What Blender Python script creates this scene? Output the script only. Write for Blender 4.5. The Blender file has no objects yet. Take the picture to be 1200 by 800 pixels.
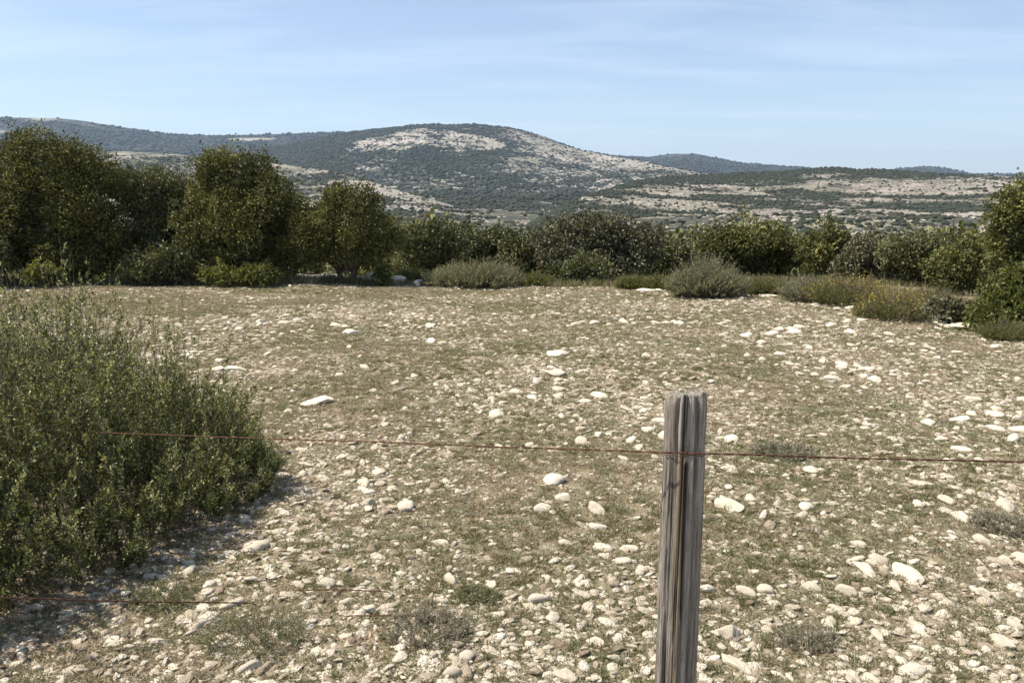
import bpy, math, random
import numpy as np
from mathutils import Vector
rng = np.random.default_rng(7)
random.seed(7)
SC = bpy.context.scene
COL = SC.collection
R = math.radians

# ------------------------------------------------------------------ camera
CAMZ, PITCH, F = 1.65, 10.6, 933.0
cam_d = bpy.data.cameras.new('camera'); cam = bpy.data.objects.new('camera', cam_d); COL.objects.link(cam)
cam.location = (0, 0, CAMZ); cam.rotation_euler = (R(90 - PITCH), 0, 0)
cam_d.sensor_width = 36; cam_d.lens = 36 * F / 1200; cam_d.clip_start = 0.05; cam_d.clip_end = 40000
SC.camera = cam
SC.view_settings.view_transform = 'Standard'; SC.view_settings.look = 'None'
SC.view_settings.exposure = 0.75; SC.view_settings.gamma = 1
SC.cycles.max_bounces = 6; SC.cycles.transparent_max_bounces = 6
SC.cycles.volume_bounces = 0
# ------------------------------------------------------------------ sky and sun
SUN_EL, SUN_AZ = 57, -88           # azimuth from +Y, positive towards +X
w = bpy.data.worlds.new("World"); SC.world = w; w.use_nodes = True
wn, wl = w.node_tree.nodes, w.node_tree.links
bg = wn['Background']
sky = wn.new('ShaderNodeTexSky'); sky.sky_type = 'NISHITA'; sky.sun_disc = False
sky.sun_elevation = R(SUN_EL); sky.sun_rotation = R(SUN_AZ)
sky.altitude = 600; sky.air_density = 1.0; sky.dust_density = 0.5; sky.ozone_density = 2.2
tc = wn.new('ShaderNodeTexCoord')
sep = wn.new('ShaderNodeSeparateXYZ'); wl.new(tc.outputs['Generated'], sep.inputs[0])
den = wn.new('ShaderNodeMath'); den.operation = 'ADD'; wl.new(sep.outputs['Z'], den.inputs[0]); den.inputs[1].default_value = 0.12
dx = wn.new('ShaderNodeMath'); dx.operation = 'DIVIDE'; wl.new(sep.outputs['X'], dx.inputs[0]); wl.new(den.outputs[0], dx.inputs[1])
dy = wn.new('ShaderNodeMath'); dy.operation = 'DIVIDE'; wl.new(sep.outputs['Y'], dy.inputs[0]); wl.new(den.outputs[0], dy.inputs[1])
cmb = wn.new('ShaderNodeCombineXYZ'); wl.new(dx.outputs[0], cmb.inputs[0]); wl.new(dy.outputs[0], cmb.inputs[1])
mp = wn.new('ShaderNodeMapping'); mp.inputs['Scale'].default_value = (0.7, 2.3, 1); mp.inputs['Rotation'].default_value = (0, 0, R(-14))
wl.new(cmb.outputs[0], mp.inputs[0])
nz = wn.new('ShaderNodeTexNoise'); nz.inputs['Scale'].default_value = 1.1; nz.inputs['Detail'].default_value = 9; nz.inputs['Roughness'].default_value = 0.6
nz.inputs['Distortion'].default_value = 0.6
wl.new(mp.outputs[0], nz.inputs['Vector'])
cr = wn.new('ShaderNodeMapRange'); cr.inputs['From Min'].default_value = 0.42; cr.inputs['From Max'].default_value = 0.68
cr.inputs['To Max'].default_value = 0.38; cr.inputs['To Min'].default_value = 0.16
wl.new(nz.outputs['Fac'], cr.inputs['Value'])
mixc = wn.new('ShaderNodeMix'); mixc.data_type = 'RGBA'
wl.new(cr.outputs[0], mixc.inputs['Factor']); wl.new(sky.outputs[0], mixc.inputs['A'])
mixc.inputs['B'].default_value = (7.0, 7.5, 8.6, 1)
wl.new(mixc.outputs['Result'], bg.inputs['Color'])
bg.inputs['Strength'].default_value = 0.09
sd = bpy.data.lights.new('sun', 'SUN'); sun = bpy.data.objects.new('sun', sd); COL.objects.link(sun)
sd.energy = 4.9; sd.angle = R(0.5); sd.color = (1.0, 0.915, 0.79)
sv = Vector((math.sin(R(SUN_AZ)) * math.cos(R(SUN_EL)), math.cos(R(SUN_AZ)) * math.cos(R(SUN_EL)), math.sin(R(SUN_EL))))
sun.rotation_euler = sv.to_track_quat('Z', 'Y').to_euler(); sun.location = (0, 0, 30)

# ------------------------------------------------------------------ numeric noise
def _h(ix, iy, s):
    n = (ix.astype(np.int64) * 374761393 + iy.astype(np.int64) * 668265263 + s * 1442695041) & 0xffffffff
    n = ((n ^ (n >> 13)) * 1274126177) & 0xffffffff
    return ((n ^ (n >> 16)) & 0xffff) / 65535.0
def vnoise(x, y, s=0):
    x = np.asarray(x, float); y = np.asarray(y, float)
    x0 = np.floor(x); y0 = np.floor(y); fx = x - x0; fy = y - y0
    ux = fx * fx * (3 - 2 * fx); uy = fy * fy * (3 - 2 * fy)
    a = _h(x0, y0, s); b = _h(x0 + 1, y0, s); c = _h(x0, y0 + 1, s); d = _h(x0 + 1, y0 + 1, s)
    return (a * (1 - ux) + b * ux) * (1 - uy) + (c * (1 - ux) + d * ux) * uy
def fbm(x, y, o=4, s=0, g=0.5):
    t = 0; a = 1; n = 0
    for k in range(o):
        t = t + a * (vnoise(x * 2 ** k + 17.3 * k, y * 2 ** k - 9.1 * k, s + k) - 0.5); n += a; a *= g
    return t / n * 2
def smooth(e0, e1, x):
    t = np.clip((x - e0) / (e1 - e0), 0, 1); return t * t * (3 - 2 * t)

# ------------------------------------------------------------------ ground height
def softp(x, k): return k * np.logaddexp(0, np.asarray(x, float) / k)
def right_edge(y): return np.interp(y, [0, 5, 9.5, 10.6, 12.1, 15.7, 18], [8.5, 7.2, 6.2, 6.0, 5.6, 4.9, 4.2])
def H(x, y):
    x = np.asarray(x, float); y = np.asarray(y, float)
    z = -0.035 * (softp(y - 6, 0.6) - softp(y - 18.5, 0.6))
    s = softp(y - 18.9, 0.35)
    z = z - 27 * (1 - np.exp(-0.14 * s / 27))
    z = z - 0.05 * softp(x - 9.5, 0.6) * smooth(40, 12, x)
    r = np.hypot(x, y)
    z = z + 0.05 * fbm(x * 0.45, y * 0.45, 3, 3) + 0.022 * fbm(x * 2.2, y * 2.2, 3, 5) * smooth(60, 25, r)
    z = z + smooth(20, 60, y) * 1.2 * fbm(x * 0.05, y * 0.05, 4, 9) + smooth(150, 500, r) * 16 * fbm(x * 0.004, y * 0.004, 5, 19)
    return z
def ray(px, py):
    xc = (px - 600) / F; yc = (400 - py) / F
    p = R(PITCH)
    return np.array([xc, math.cos(p) + yc * math.sin(p), -math.sin(p) + yc * math.cos(p)])
def gp(px, py):
    """ground point under a photo pixel"""
    d = ray(px, py); t = 1.0
    for k in range(6000):
        p = d * t
        if CAMZ + p[2] < float(H(p[0], p[1])): break
        t += 0.01
    return np.array([p[0], p[1], float(H(p[0], p[1]))])
def at(px, py, Y):
    d = ray(px, py); t = Y / d[1]; return np.array([d[0] * t, Y, CAMZ + d[2] * t])

# ------------------------------------------------------------------ object helpers
def tag(o, label=None, cat=None, group=None, kind=None):
    if label: o['label'] = label
    if cat: o['category'] = cat
    if group: o['group'] = group
    if kind: o['kind'] = kind
    return o
def np_mesh(name, v, f, mat=None, attrs=None, smooth_=False):
    """f: (n,3) or (n,4) int array"""
    v = np.ascontiguousarray(v, dtype=np.float32); f = np.ascontiguousarray(f, dtype=np.int32)
    me = bpy.data.meshes.new(name); n, k = f.shape
    me.vertices.add(len(v)); me.vertices.foreach_set('co', v.ravel())
    me.loops.add(n * k); me.loops.foreach_set('vertex_index', f.ravel())
    me.polygons.add(n); me.polygons.foreach_set('loop_start', np.arange(0, n * k, k, dtype=np.int32))
    me.polygons.foreach_set('loop_total', np.full(n, k, dtype=np.int32))
    if smooth_: me.polygons.foreach_set('use_smooth', np.ones(n, dtype=bool))
    for an, av in (attrs or {}).items():
        a = me.attributes.new(an, 'FLOAT', 'POINT'); a.data.foreach_set('value', np.ascontiguousarray(av, dtype=np.float32))
    me.update(calc_edges=True)
    if mat: me.materials.append(mat)
    return me
def link(name, me, parent=None, loc=None):
    o = bpy.data.objects.new(name, me); COL.objects.link(o)
    if parent: o.parent = parent
    if loc is not None: o.location = loc
    return o
def empty(name, loc):
    o = bpy.data.objects.new(name, None); COL.objects.link(o); o.location = loc; o.empty_display_size = 0.2; return o

# ------------------------------------------------------------------ materials
class NT:
    def __init__(s, name):
        s.m = bpy.data.materials.new(name); s.m.use_nodes = True; s.n = s.m.node_tree.nodes; s.l = s.m.node_tree.links
        s.b = s.n['Principled BSDF']; s.out = s.n['Material Output']; s.b.inputs['Roughness'].default_value = 0.9
        s.b.inputs['Specular IOR Level'].default_value = 0.25
    def coord(s, scale=(1, 1, 1), kind='Object', rot=(0, 0, 0)):
        t = s.n.new('ShaderNodeTexCoord'); m = s.n.new('ShaderNodeMapping'); m.inputs['Scale'].default_value = scale; m.inputs['Rotation'].default_value = rot
        s.l.new(t.outputs[kind], m.inputs[0]); return m.outputs[0]
    def noise(s, vec, sc, det=5, rough=0.55, dist=0):
        t = s.n.new('ShaderNodeTexNoise'); t.inputs['Scale'].default_value = sc; t.inputs['Detail'].default_value = det
        t.inputs['Roughness'].default_value = rough; t.inputs['Distortion'].default_value = dist
        if vec is not None: s.l.new(vec, t.inputs['Vector'])
        return t.outputs['Fac']
    def voro(s, vec, sc, out='Distance', feat='F1'):
        t = s.n.new('ShaderNodeTexVoronoi'); t.inputs['Scale'].default_value = sc; t.feature = feat
        s.l.new(vec, t.inputs['Vector']); return t.outputs[out]
    def rng(s, v, a, b, c=0, d=1):
        t = s.n.new('ShaderNodeMapRange'); s.l.new(v, t.inputs['Value'])
        for k, x in zip(('From Min', 'From Max', 'To Min', 'To Max'), (a, b, c, d)): t.inputs[k].default_value = x
        return t.outputs[0]
    def math(s, op, a, b):
        t = s.n.new('ShaderNodeMath'); t.operation = op
        for i, x in enumerate((a, b)):
            if isinstance(x, (int, float)): t.inputs[i].default_value = x
            else: s.l.new(x, t.inputs[i])
        return t.outputs[0]
    def attr(s, name):
        t = s.n.new('ShaderNodeAttribute'); t.attribute_name = name; return t.outputs['Fac']
    def mix(s, f, a, b):
        t = s.n.new('ShaderNodeMix'); t.data_type = 'RGBA'
        if isinstance(f, (int, float)): t.inputs['Factor'].default_value = f
        else: s.l.new(f, t.inputs['Factor'])
        for k, x in (('A', a), ('B', b)):
            if isinstance(x, tuple): t.inputs[k].default_value = (*x, 1)
            else: s.l.new(x, t.inputs[k])
        return t.outputs['Result']
    def ramp(s, f, stops):
        t = s.n.new('ShaderNodeValToRGB'); e = t.color_ramp.elements
        while len(e) < len(stops): e.new(0.5)
        for el, (p, c) in zip(e, stops): el.position = p; el.color = (*c, 1)
        s.l.new(f, t.inputs[0]); return t.outputs[0]
    def base(s, c):
        if isinstance(c, tuple): s.b.inputs['Base Color'].default_value = (*c, 1)
        else: s.l.new(c, s.b.inputs['Base Color'])
    def bump(s, h, dist, strength=1.0):
        t = s.n.new('ShaderNodeBump'); t.inputs['Distance'].default_value = dist; t.inputs['Strength'].default_value = strength
        s.l.new(h, t.inputs['Height']); s.l.new(t.outputs[0], s.b.inputs['Normal']); return t
    def leaf(s, stops, trans=0.3, rough=0.5, tint=(1.5, 1.35, 0.6)):
        c = s.ramp(s.attr('rnd'), stops); s.base(c); s.b.inputs['Roughness'].default_value = rough
        tr = s.n.new('ShaderNodeBsdfTranslucent'); mx = s.n.new('ShaderNodeMixShader'); mx.inputs[0].default_value = trans
        mu = s.n.new('ShaderNodeMix'); mu.data_type = 'RGBA'; mu.blend_type = 'MULTIPLY'; mu.inputs['Factor'].default_value = 1
        s.l.new(c, mu.inputs['A']); mu.inputs['B'].default_value = (*tint, 1)
        s.l.new(mu.outputs['Result'], tr.inputs['Color'])
        s.l.new(s.b.outputs[0], mx.inputs[1]); s.l.new(tr.outputs[0], mx.inputs[2]); s.l.new(mx.outputs[0], s.out.inputs['Surface'])
        return s.m

def mat_ground():
    t = NT('stony_soil'); c = t.coord()
    big = t.noise(c, 0.55, 4); mid = t.noise(c, 2.6, 5, .6); fine = t.noise(c, 38, 6, .7); grain = t.noise(c, 160, 3, .6)
    soil = t.mix(t.rng(mid, .4, .62), (.20, .145, .09), (.32, .27, .19))
    green = t.mix(fine, (.135, .122, .065), (.24, .21, .13))
    col = t.mix(t.rng(t.math('ADD', big, t.math('MULTIPLY', fine, .5)), .66, .86), soil, green)
    col = t.mix(t.rng(grain, .52, .72), col, (.43, .37, .275))
    v = t.voro(c, 45, 'Distance'); vc = t.n.new('ShaderNodeSeparateColor')
    v2 = t.n.new('ShaderNodeTexVoronoi'); v2.inputs['Scale'].default_value = 45; t.l.new(c, v2.inputs['Vector']); t.l.new(v2.outputs['Color'], vc.inputs[0])
    peb = t.math('MULTIPLY', t.rng(v, .38, .28), t.rng(vc.outputs[0], .55, .6))
    col = t.mix(peb, col, t.mix(vc.outputs[1], (.38, .33, .26), (.68, .62, .52)))
    t.base(col)
    h = t.math('ADD', t.math('MULTIPLY', fine, .6), t.math('ADD', t.math('MULTIPLY', grain, .25), t.math('MULTIPLY', peb, .35)))
    t.bump(h, 0.02, 0.9)
    return t.m
def mat_stone():
    t = NT('limestone'); c = t.coord(); oi = t.n.new('ShaderNodeObjectInfo')
    n1 = t.noise(c, 9, 6, .6); n2 = t.noise(c, 55, 5, .7); rn = oi.outputs['Random']
    tone = t.mix(rn, (.62, .54, .42), (.78, .70, .56))
    col = t.mix(t.rng(n1, .52, .78), tone, (.50, .42, .31))
    col = t.mix(t.rng(n2, .54, .74), col, (.36, .325, .265))
    col = t.mix(t.rng(t.noise(c, 20, 3), .60, .68, 0, .55), col, (.42, .42, .30))
    t.base(col); t.bump(t.math('ADD', t.math('MULTIPLY', n1, .7), t.math('MULTIPLY', n2, .4)), .012, .9)
    return t.m
def mat_pebble():
    t = NT('pebble_limestone'); oi = t.n.new('ShaderNodeObjectInfo'); rn = oi.outputs['Random']; c = t.coord()
    col = t.ramp(rn, [(0, (.27, .20, .135)), (.22, (.44, .365, .265)), (.5, (.64, .56, .43)), (1, (.82, .74, .60))])
    col = t.mix(t.rng(t.noise(c, 2.5, 5, .6), .52, .66, 0, .6), col, (.28, .25, .19))
    t.base(col); t.bump(t.noise(c, 3, 4), .15, .6)
    return t.m
def hill_mat(name, rock, rock2, scrub, scrub2, s1, s2, lo=.44, hi=.54):
    """rock and scrub patchwork; the mesh attribute veg sets how much scrub grows where"""
    t = NT(name); c = t.coord((1, 1, 1.6)); veg = t.attr('veg')
    a = t.noise(c, 1 / s1, 9, .78, .4); b = t.rng(t.noise(c, 1 / s2, 3, .7), .25, .75); d = t.noise(c, 3.2 / s2, 2, .5)
    m = t.math('ADD', t.math('MULTIPLY', a, .55), t.math('MULTIPLY', b, .45))
    m = t.math('ADD', m, t.math('MULTIPLY', t.math('SUBTRACT', veg, .5), .30))
    k = t.rng(m, lo, hi)
    rk = t.mix(t.rng(d, .38, .62), rock, rock2); rk = t.mix(t.rng(t.noise(c, .4 / s1, 4), .42, .6), rk, tuple(x * .8 * y for x, y in zip(rock2, (.95, 1.02, .9)))); sc = t.mix(t.rng(t.noise(c, 1 / s2, 4, .7), .38, .62), scrub, scrub2); sc = t.mix(t.rng(t.noise(c, .5 / s1, 3, .6), .42, .64, 0, .5), sc, tuple(x * 1.5 for x in scrub2))
    t.base(t.mix(k, rk, sc))
    t.bump(t.math('ADD', t.math('MULTIPLY', k, 1.0), t.math('MULTIPLY', d, .4)), s2 * .30, 1.0)
    return t.m
M_ground = mat_ground(); M_stone = mat_stone(); M_pebble = mat_pebble()
M_bark = NT('bark'); M_bark.base((.10, .08, .065)); M_bark = M_bark.m
M_twig = NT('twig'); M_twig.base((.19, .15, .11)); M_twig = M_twig.m
M_oak = NT('oak_leaf').leaf([(0, (.045, .053, .017)), (.5, (.12, .125, .038)), (.85, (.25, .24, .08)), (1, (.34, .30, .12))], .16, .62)
M_oak2 = NT('grey_oak_leaf').leaf([(0, (.05, .06, .026)), (.5, (.115, .125, .052)), (.85, (.21, .21, .095)), (1, (.31, .26, .15))], .14, .45)
M_brown = NT('brownish_leaf').leaf([(0, (.065, .066, .038)), (.5, (.135, .132, .078)), (.85, (.23, .215, .14)), (1, (.38, .34, .24))], .14, .5)
M_lush = NT('light_green_leaf').leaf([(0, (.07, .09, .025)), (.6, (.13, .145, .045)), (1, (.24, .23, .09))], .35, .5)
M_rosem = NT('rosemary_leaf').leaf([(0, (.018, .026, .007)), (.4, (.058, .078, .016)), (.72, (.155, .18, .046)), (1, (.50, .50, .27))], .2, .5)  # ramp ends stretched: shaded interior and sunlit highlights put into the leaf colour
M_greyl = NT('grey_leaf').leaf([(0, (.13, .14, .075)), (.5, (.21, .215, .125)), (1, (.34, .33, .22))], .25, .6)
M_thyme = NT('thyme_leaf').leaf([(0, (.13, .12, .08)), (.5, (.24, .225, .155)), (1, (.44, .41, .31))], .2, .7, (1.2, 1.15, .8))
M_yellow = NT('yellow_petal').leaf([(0, (.42, .30, .03)), (1, (.62, .47, .08))], .35, .6, (1.2, 1.1, .5))
M_grass_g = NT('green_grass').leaf([(0, (.075, .082, .038)), (.6, (.165, .165, .088)), (1, (.35, .33, .23))], .35, .6)
M_grass_d = NT('dry_grass').leaf([(0, (.18, .142, .085)), (.6, (.31, .26, .17)), (1, (.47, .41, .30))], .3, .7, (1.1, 1.05, .85))
M_litter = NT('leaf_litter').leaf([(0, (.12, .07, .04)), (.6, (.24, .155, .09)), (1, (.38, .29, .19))], .15, .7, (1.1, 1, .8))

# ------------------------------------------------------------------ the ground sheet (0-70 m) and the valley beyond
def polar_sheet(name, radii, az, mat, closed=True, attrs=None):
    A, RR = np.meshgrid(az, radii); X = RR * np.sin(A); Y = RR * np.cos(A); Z = H(X, Y)
    nr, na = X.shape
    v = np.stack([X, Y, Z], -1).reshape(-1, 3)
    i = np.arange(nr - 1)[:, None] * na; j = np.arange(na - (0 if closed else 1))[None, :]; j2 = (j + 1) % na
    f = np.stack([i + j, i + na + j, i + na + j2, i + j2], -1).reshape(-1, 4)[:, ::-1]
    at_ = attrs(X.ravel(), Y.ravel()) if attrs else None
    return link(name, np_mesh(name, v, f, mat, at_, True))
az_f = np.radians(np.concatenate([np.arange(-48, 48, .28), np.arange(48, 312, 4)]))
rad_n = np.concatenate([[0.02, .5, 1, 1.5], np.geomspace(1.8, 70, 240)])
ground = tag(polar_sheet('ground', rad_n, az_f, M_ground), kind='structure')
M_valley = hill_mat('valley_scrub', (.40, .36, .29), (.30, .26, .20), (.03, .034, .022), (.06, .058, .04), 60, 9, .40, .5)
valley = polar_sheet('valley', np.geomspace(70, 15000, 110), az_f[::2], M_valley, attrs=lambda x, y: {'veg': .45 + .8 * fbm(x / 70, y / 70, 4, 91)})
tag(valley, kind='structure')

# ------------------------------------------------------------------ hills: each one a height field over azimuth and distance
def pxdir(px, py):
    d = ray(px, py); return math.atan2(d[0], d[1]), d[2] / math.hypot(d[0], d[1])
class Hill:
    def __init__(s, name, crest, foot_d, foot_z, gpow, amp, nsc, seed, mat, veg, back=0.12, na=300, nt=150, tmax=1.5):
        pts = sorted((*pxdir(px, py), D) for px, py, D in crest)
        s.az = [p[0] for p in pts]; s.te = [p[1] for p in pts]; s.D = [p[2] for p in pts]
        s.fd, s.fz, s.gp, s.amp, s.nsc, s.seed, s.back, s.vegf, s.tmax = foot_d, foot_z, gpow, amp, nsc, seed, back, veg, tmax
        A, T = np.meshgrid(np.linspace(s.az[0], s.az[-1], na), np.concatenate([np.linspace(0, 1, nt), np.linspace(1, tmax, 14)[1:]]))
        X, Y, Z = s.pos(A, T)
        nr, nc = X.shape; v = np.stack([X, Y, Z], -1).reshape(-1, 3)
        i = np.arange(nr - 1)[:, None] * nc; j = np.arange(nc - 1)[None, :]
        f = np.stack([i + j, i + nc + j, i + nc + j + 1, i + j + 1], -1).reshape(-1, 4)[:, ::-1]
        s.o = link(name, np_mesh(name, v, f, mat, {'veg': veg(A, T, X, Y).ravel()}, True)); tag(s.o, kind='structure')
    def pos(s, A, T):
        Dc = np.interp(A, s.az, s.D); tc_ = np.interp(A, s.az, s.te)
        t = np.minimum(T, 1); d = s.fd + (Dc - s.fd) * T
        tf = (s.fz - CAMZ) / s.fd
        g = t ** s.gp; g = g * .6 + .4 * np.sin(g * math.pi / 2)
        te = tf + (tc_ - tf) * g
        z = CAMZ + d * te
        zb = CAMZ + Dc * tc_ - (d - Dc) * s.back
        X = d * np.sin(A); Y = d * np.cos(A)
        n = fbm(X / s.nsc, Y / s.nsc, 6, s.seed, .55)
        n2 = 1 - np.abs(fbm(X / s.nsc * .8 + 5, Y / s.nsc * .8, 4, s.seed + 20)) * 2.2
        z = np.where(T > 1, zb, z) + s.amp * (n + .35 * n2 - .2) * (smooth(0, .2, T) * (1 - .82 * smooth(.75, 1, T)))
        return X, Y, z
def pxaz(px): return pxdir(px, 300)[0]
def blob(A, T, px, t, wpx, wt): return np.exp(-(((A - pxaz(px)) / (wpx / F)) ** 2 + ((T - t) / wt) ** 2))

ROCK, ROCK2 = (.42, .385, .34), (.29, .26, .22)
SC1, SC2 = (.014, .019, .015), (.026, .031, .022)
# far ridge behind everything, from the left edge to the far right
def veg_ridge(A, T, X, Y):
    v = .95 - (1.0 + 1.2 * fbm(X / 110, Y / 110, 4, 97)) * np.exp(-((T - .93 + .05 * np.sin(A * 40)) / .035) ** 2) * smooth(pxaz(20), pxaz(60), A) * smooth(pxaz(165), pxaz(120), A)
    v -= 2.6 * blob(A, T, 300, .90, 22, .022) + 1.2 * blob(A, T, 5, .8, 18, .06)
    v -= 1.2 * blob(A, T, 800, .93, 34, .08) * (fbm(X / 90, Y / 90, 4, 95) + .35) + 1.0 * blob(A, T, 1085, .95, 22, .05) * (fbm(X / 90, Y / 90, 4, 95) + .3)
    return v + .35 * fbm(X / 130, Y / 130, 4, 96)
m_ridge = hill_mat('far_ridge_cover', ROCK, ROCK2, (.013, .019, .015), (.024, .03, .022), 150, 30, .36, .46)
ridge = Hill('far_ridge', [(-700, 170, 6000), (-300, 146, 6000), (-100, 138, 6000), (0, 136.5, 6000), (70, 137.5, 6000), (100, 141, 6000), (160, 152, 6000), (200, 157, 6100), (250, 158.5, 6200), (330, 157, 6200), (400, 155, 6200),
    (450, 160, 6200), (600, 175, 6600), (700, 182, 6800), (760, 184, 7000), (790, 180, 7000), (815, 179.5, 7000), (840, 184.5, 7000), (870, 190, 7000), (940, 196, 7200), (1000, 200, 7400),
    (1045, 199, 7600), (1065, 196, 7600), (1088, 194.5, 7600), (1110, 197.5, 7600), (1140, 203, 7800), (1200, 203, 8000), (1300, 200, 8000), (1700, 215, 8000)],
    2600, -40, 1.0, 60, 800, 31, m_ridge, veg_ridge, na=420, nt=110)
# the domed mountain in the middle
DOME = [(150, 205, 4000), (250, 186, 4000), (330, 170, 4000), (400, 156.5, 4000), (420, 153.5, 4000), (450, 150, 4000), (480, 147, 4000), (500, 145.7, 4000), (550, 146.2, 4000), (590, 149, 4000), (610, 152.5, 4000),
    (640, 161, 4000), (660, 169, 3900), (680, 175, 3800), (700, 179, 3700), (725, 184, 3600), (750, 189, 3500), (800, 198, 3300), (850, 206, 3100), (950, 222, 3000)]
_dd = [(*pxdir(a, b), c) for a, b, c in DOME]
def dome_te(A): return np.interp(A, [q[0] for q in _dd], [q[1] for q in _dd])
def dome_D(A): return np.interp(A, [q[0] for q in _dd], [q[2] for q in _dd])
def veg_dome(A, T, X, Y):
    n = fbm(X / 260, Y / 260, 4, 77)
    v = .84 + .40 * n + .35 * fbm(X / 70, Y / 70, 4, 78)
    Dc = dome_D(A); g = np.minimum(T, 1) ** 1.1; g = g * .6 + .4 * np.sin(g * math.pi / 2); te = -.0305 + (dome_te(A) + .0305) * g
    ppx = 600 + F * np.tan(A) * math.sqrt(1 + 0) / (math.cos(R(PITCH)) - te * math.sin(R(PITCH))); ppy = 400 - F * (math.sin(R(PITCH)) + te * math.cos(R(PITCH))) / (math.cos(R(PITCH)) - te * math.sin(R(PITCH)))
    ppx = ppx + 9 * fbm(X / 90, Y / 90, 4, 180); ppy = ppy + 3.5 * fbm(X / 90, Y / 90, 4, 181)
    up = np.interp(ppx, [400, 425, 450, 470, 492, 520, 548, 575, 595], [178, 168.5, 159, 153.5, 150.5, 152, 160, 166, 174]); lo_ = np.interp(ppx, [400, 440, 480, 515, 540, 560, 595], [177, 177.5, 177.5, 175, 181, 178, 173])
    edge = smooth(-.8, 1.2, ppy - up) * smooth(-.8, 1.2, lo_ - ppy)
    v = v - .62 * edge + edge * (.75 * fbm(X / 34, Y / 34, 4, 79) + .5 * fbm(X / 110, Y / 110, 3, 80)) - .25 * smooth(pxaz(630), pxaz(660), A) * smooth(.8, .9, T) * smooth(.995, .95, T)
    v = v - .42 * smooth(pxaz(560), pxaz(640), A) * smooth(.4, .7, T)
    v = v + .35 * smooth(.965, 1, T) + .3 * smooth(pxaz(430), pxaz(370), A)
    return np.clip(v, -.25, 1.3)
m_dome = hill_mat('mountain_cover', ROCK, ROCK2, SC1, SC2, 100, 20, .45, .52)
dome = Hill('domed_mountain', DOME,
    1300, -38, 1.1, 46, 420, 41, m_dome, veg_dome, na=380, nt=200)
# the pale stony spur coming down from the left
def veg_spur(A, T, X, Y):
    n = fbm(X / 120, Y / 120, 4, 17)
    return np.clip(.70 + .9 * n + .5 * fbm(X / 25, Y / 25, 3, 67) - .22 * smooth(.8, .97, T), 0, 1)
m_spur = hill_mat('spur_cover', (.40, .365, .32), (.23, .20, .165), (.028, .033, .02), (.06, .06, .036), 40, 7, .46, .52)
spur = Hill('stony_spur', [(-500, 160, 2300), (-200, 168, 2300), (0, 172, 2200), (100, 176.5, 2100), (150, 177.5, 2050), (200, 180, 2000), (250, 186, 1900), (330, 193, 1800), (380, 199, 1700), (410, 205, 1600), (450, 217, 1480), (480, 227, 1400),
    (520, 238, 1300), (560, 250, 1180), (590, 262, 1080), (620, 277, 980), (660, 300, 900)],
    300, -32, .9, 9, 190, 51, m_spur, veg_spur, na=360, nt=200)
# the plateau on the right with its bands of trees and bare ledges
def plat_band(X, Y):
    u = X / 300 + fbm(X / 130, Y / 130, 3, 12) * .9; vv = Y / 70 + fbm(X / 110, Y / 70, 4, 13) * 2.0
    return fbm(u * 1.0, vv, 4, 15)
def veg_plat(A, T, X, Y):
    n = plat_band(X, Y)
    v = .60 + 1.35 * n + .5 * fbm(X / 22, Y / 22, 3, 66) + .45 * smooth(.86, .97, T)
    v += .35 * smooth(pxaz(690), pxaz(640), A) - .75 * smooth(.6, .2, T) * (.6 + fbm(X / 40, Y / 40, 4, 68))
    return np.clip(v, 0, 1)
m_plat = hill_mat('plateau_cover', (.37, .325, .28), (.21, .18, .14), (.028, .034, .02), (.062, .062, .037), 36, 6, .45, .52)
plat = Hill('limestone_plateau', [(560, 300, 700), (600, 275, 800), (640, 252, 900), (665, 238, 1000), (700, 225, 1150), (740, 213, 1350), (770, 208, 1500), (800, 205.5, 1600), (880, 202.5, 1700), (920, 200, 1750), (955, 197.5, 1800), (985, 196, 1800), (1005, 199, 1800),
    (1020, 198, 1800), (1060, 200, 1800), (1100, 203, 1750), (1160, 205.5, 1700), (1200, 208, 1700), (1350, 205, 1700), (1800, 215, 1700)],
    230, -27, .82, 5.5, 120, 61, m_plat, veg_plat, na=380, nt=220)

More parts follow.
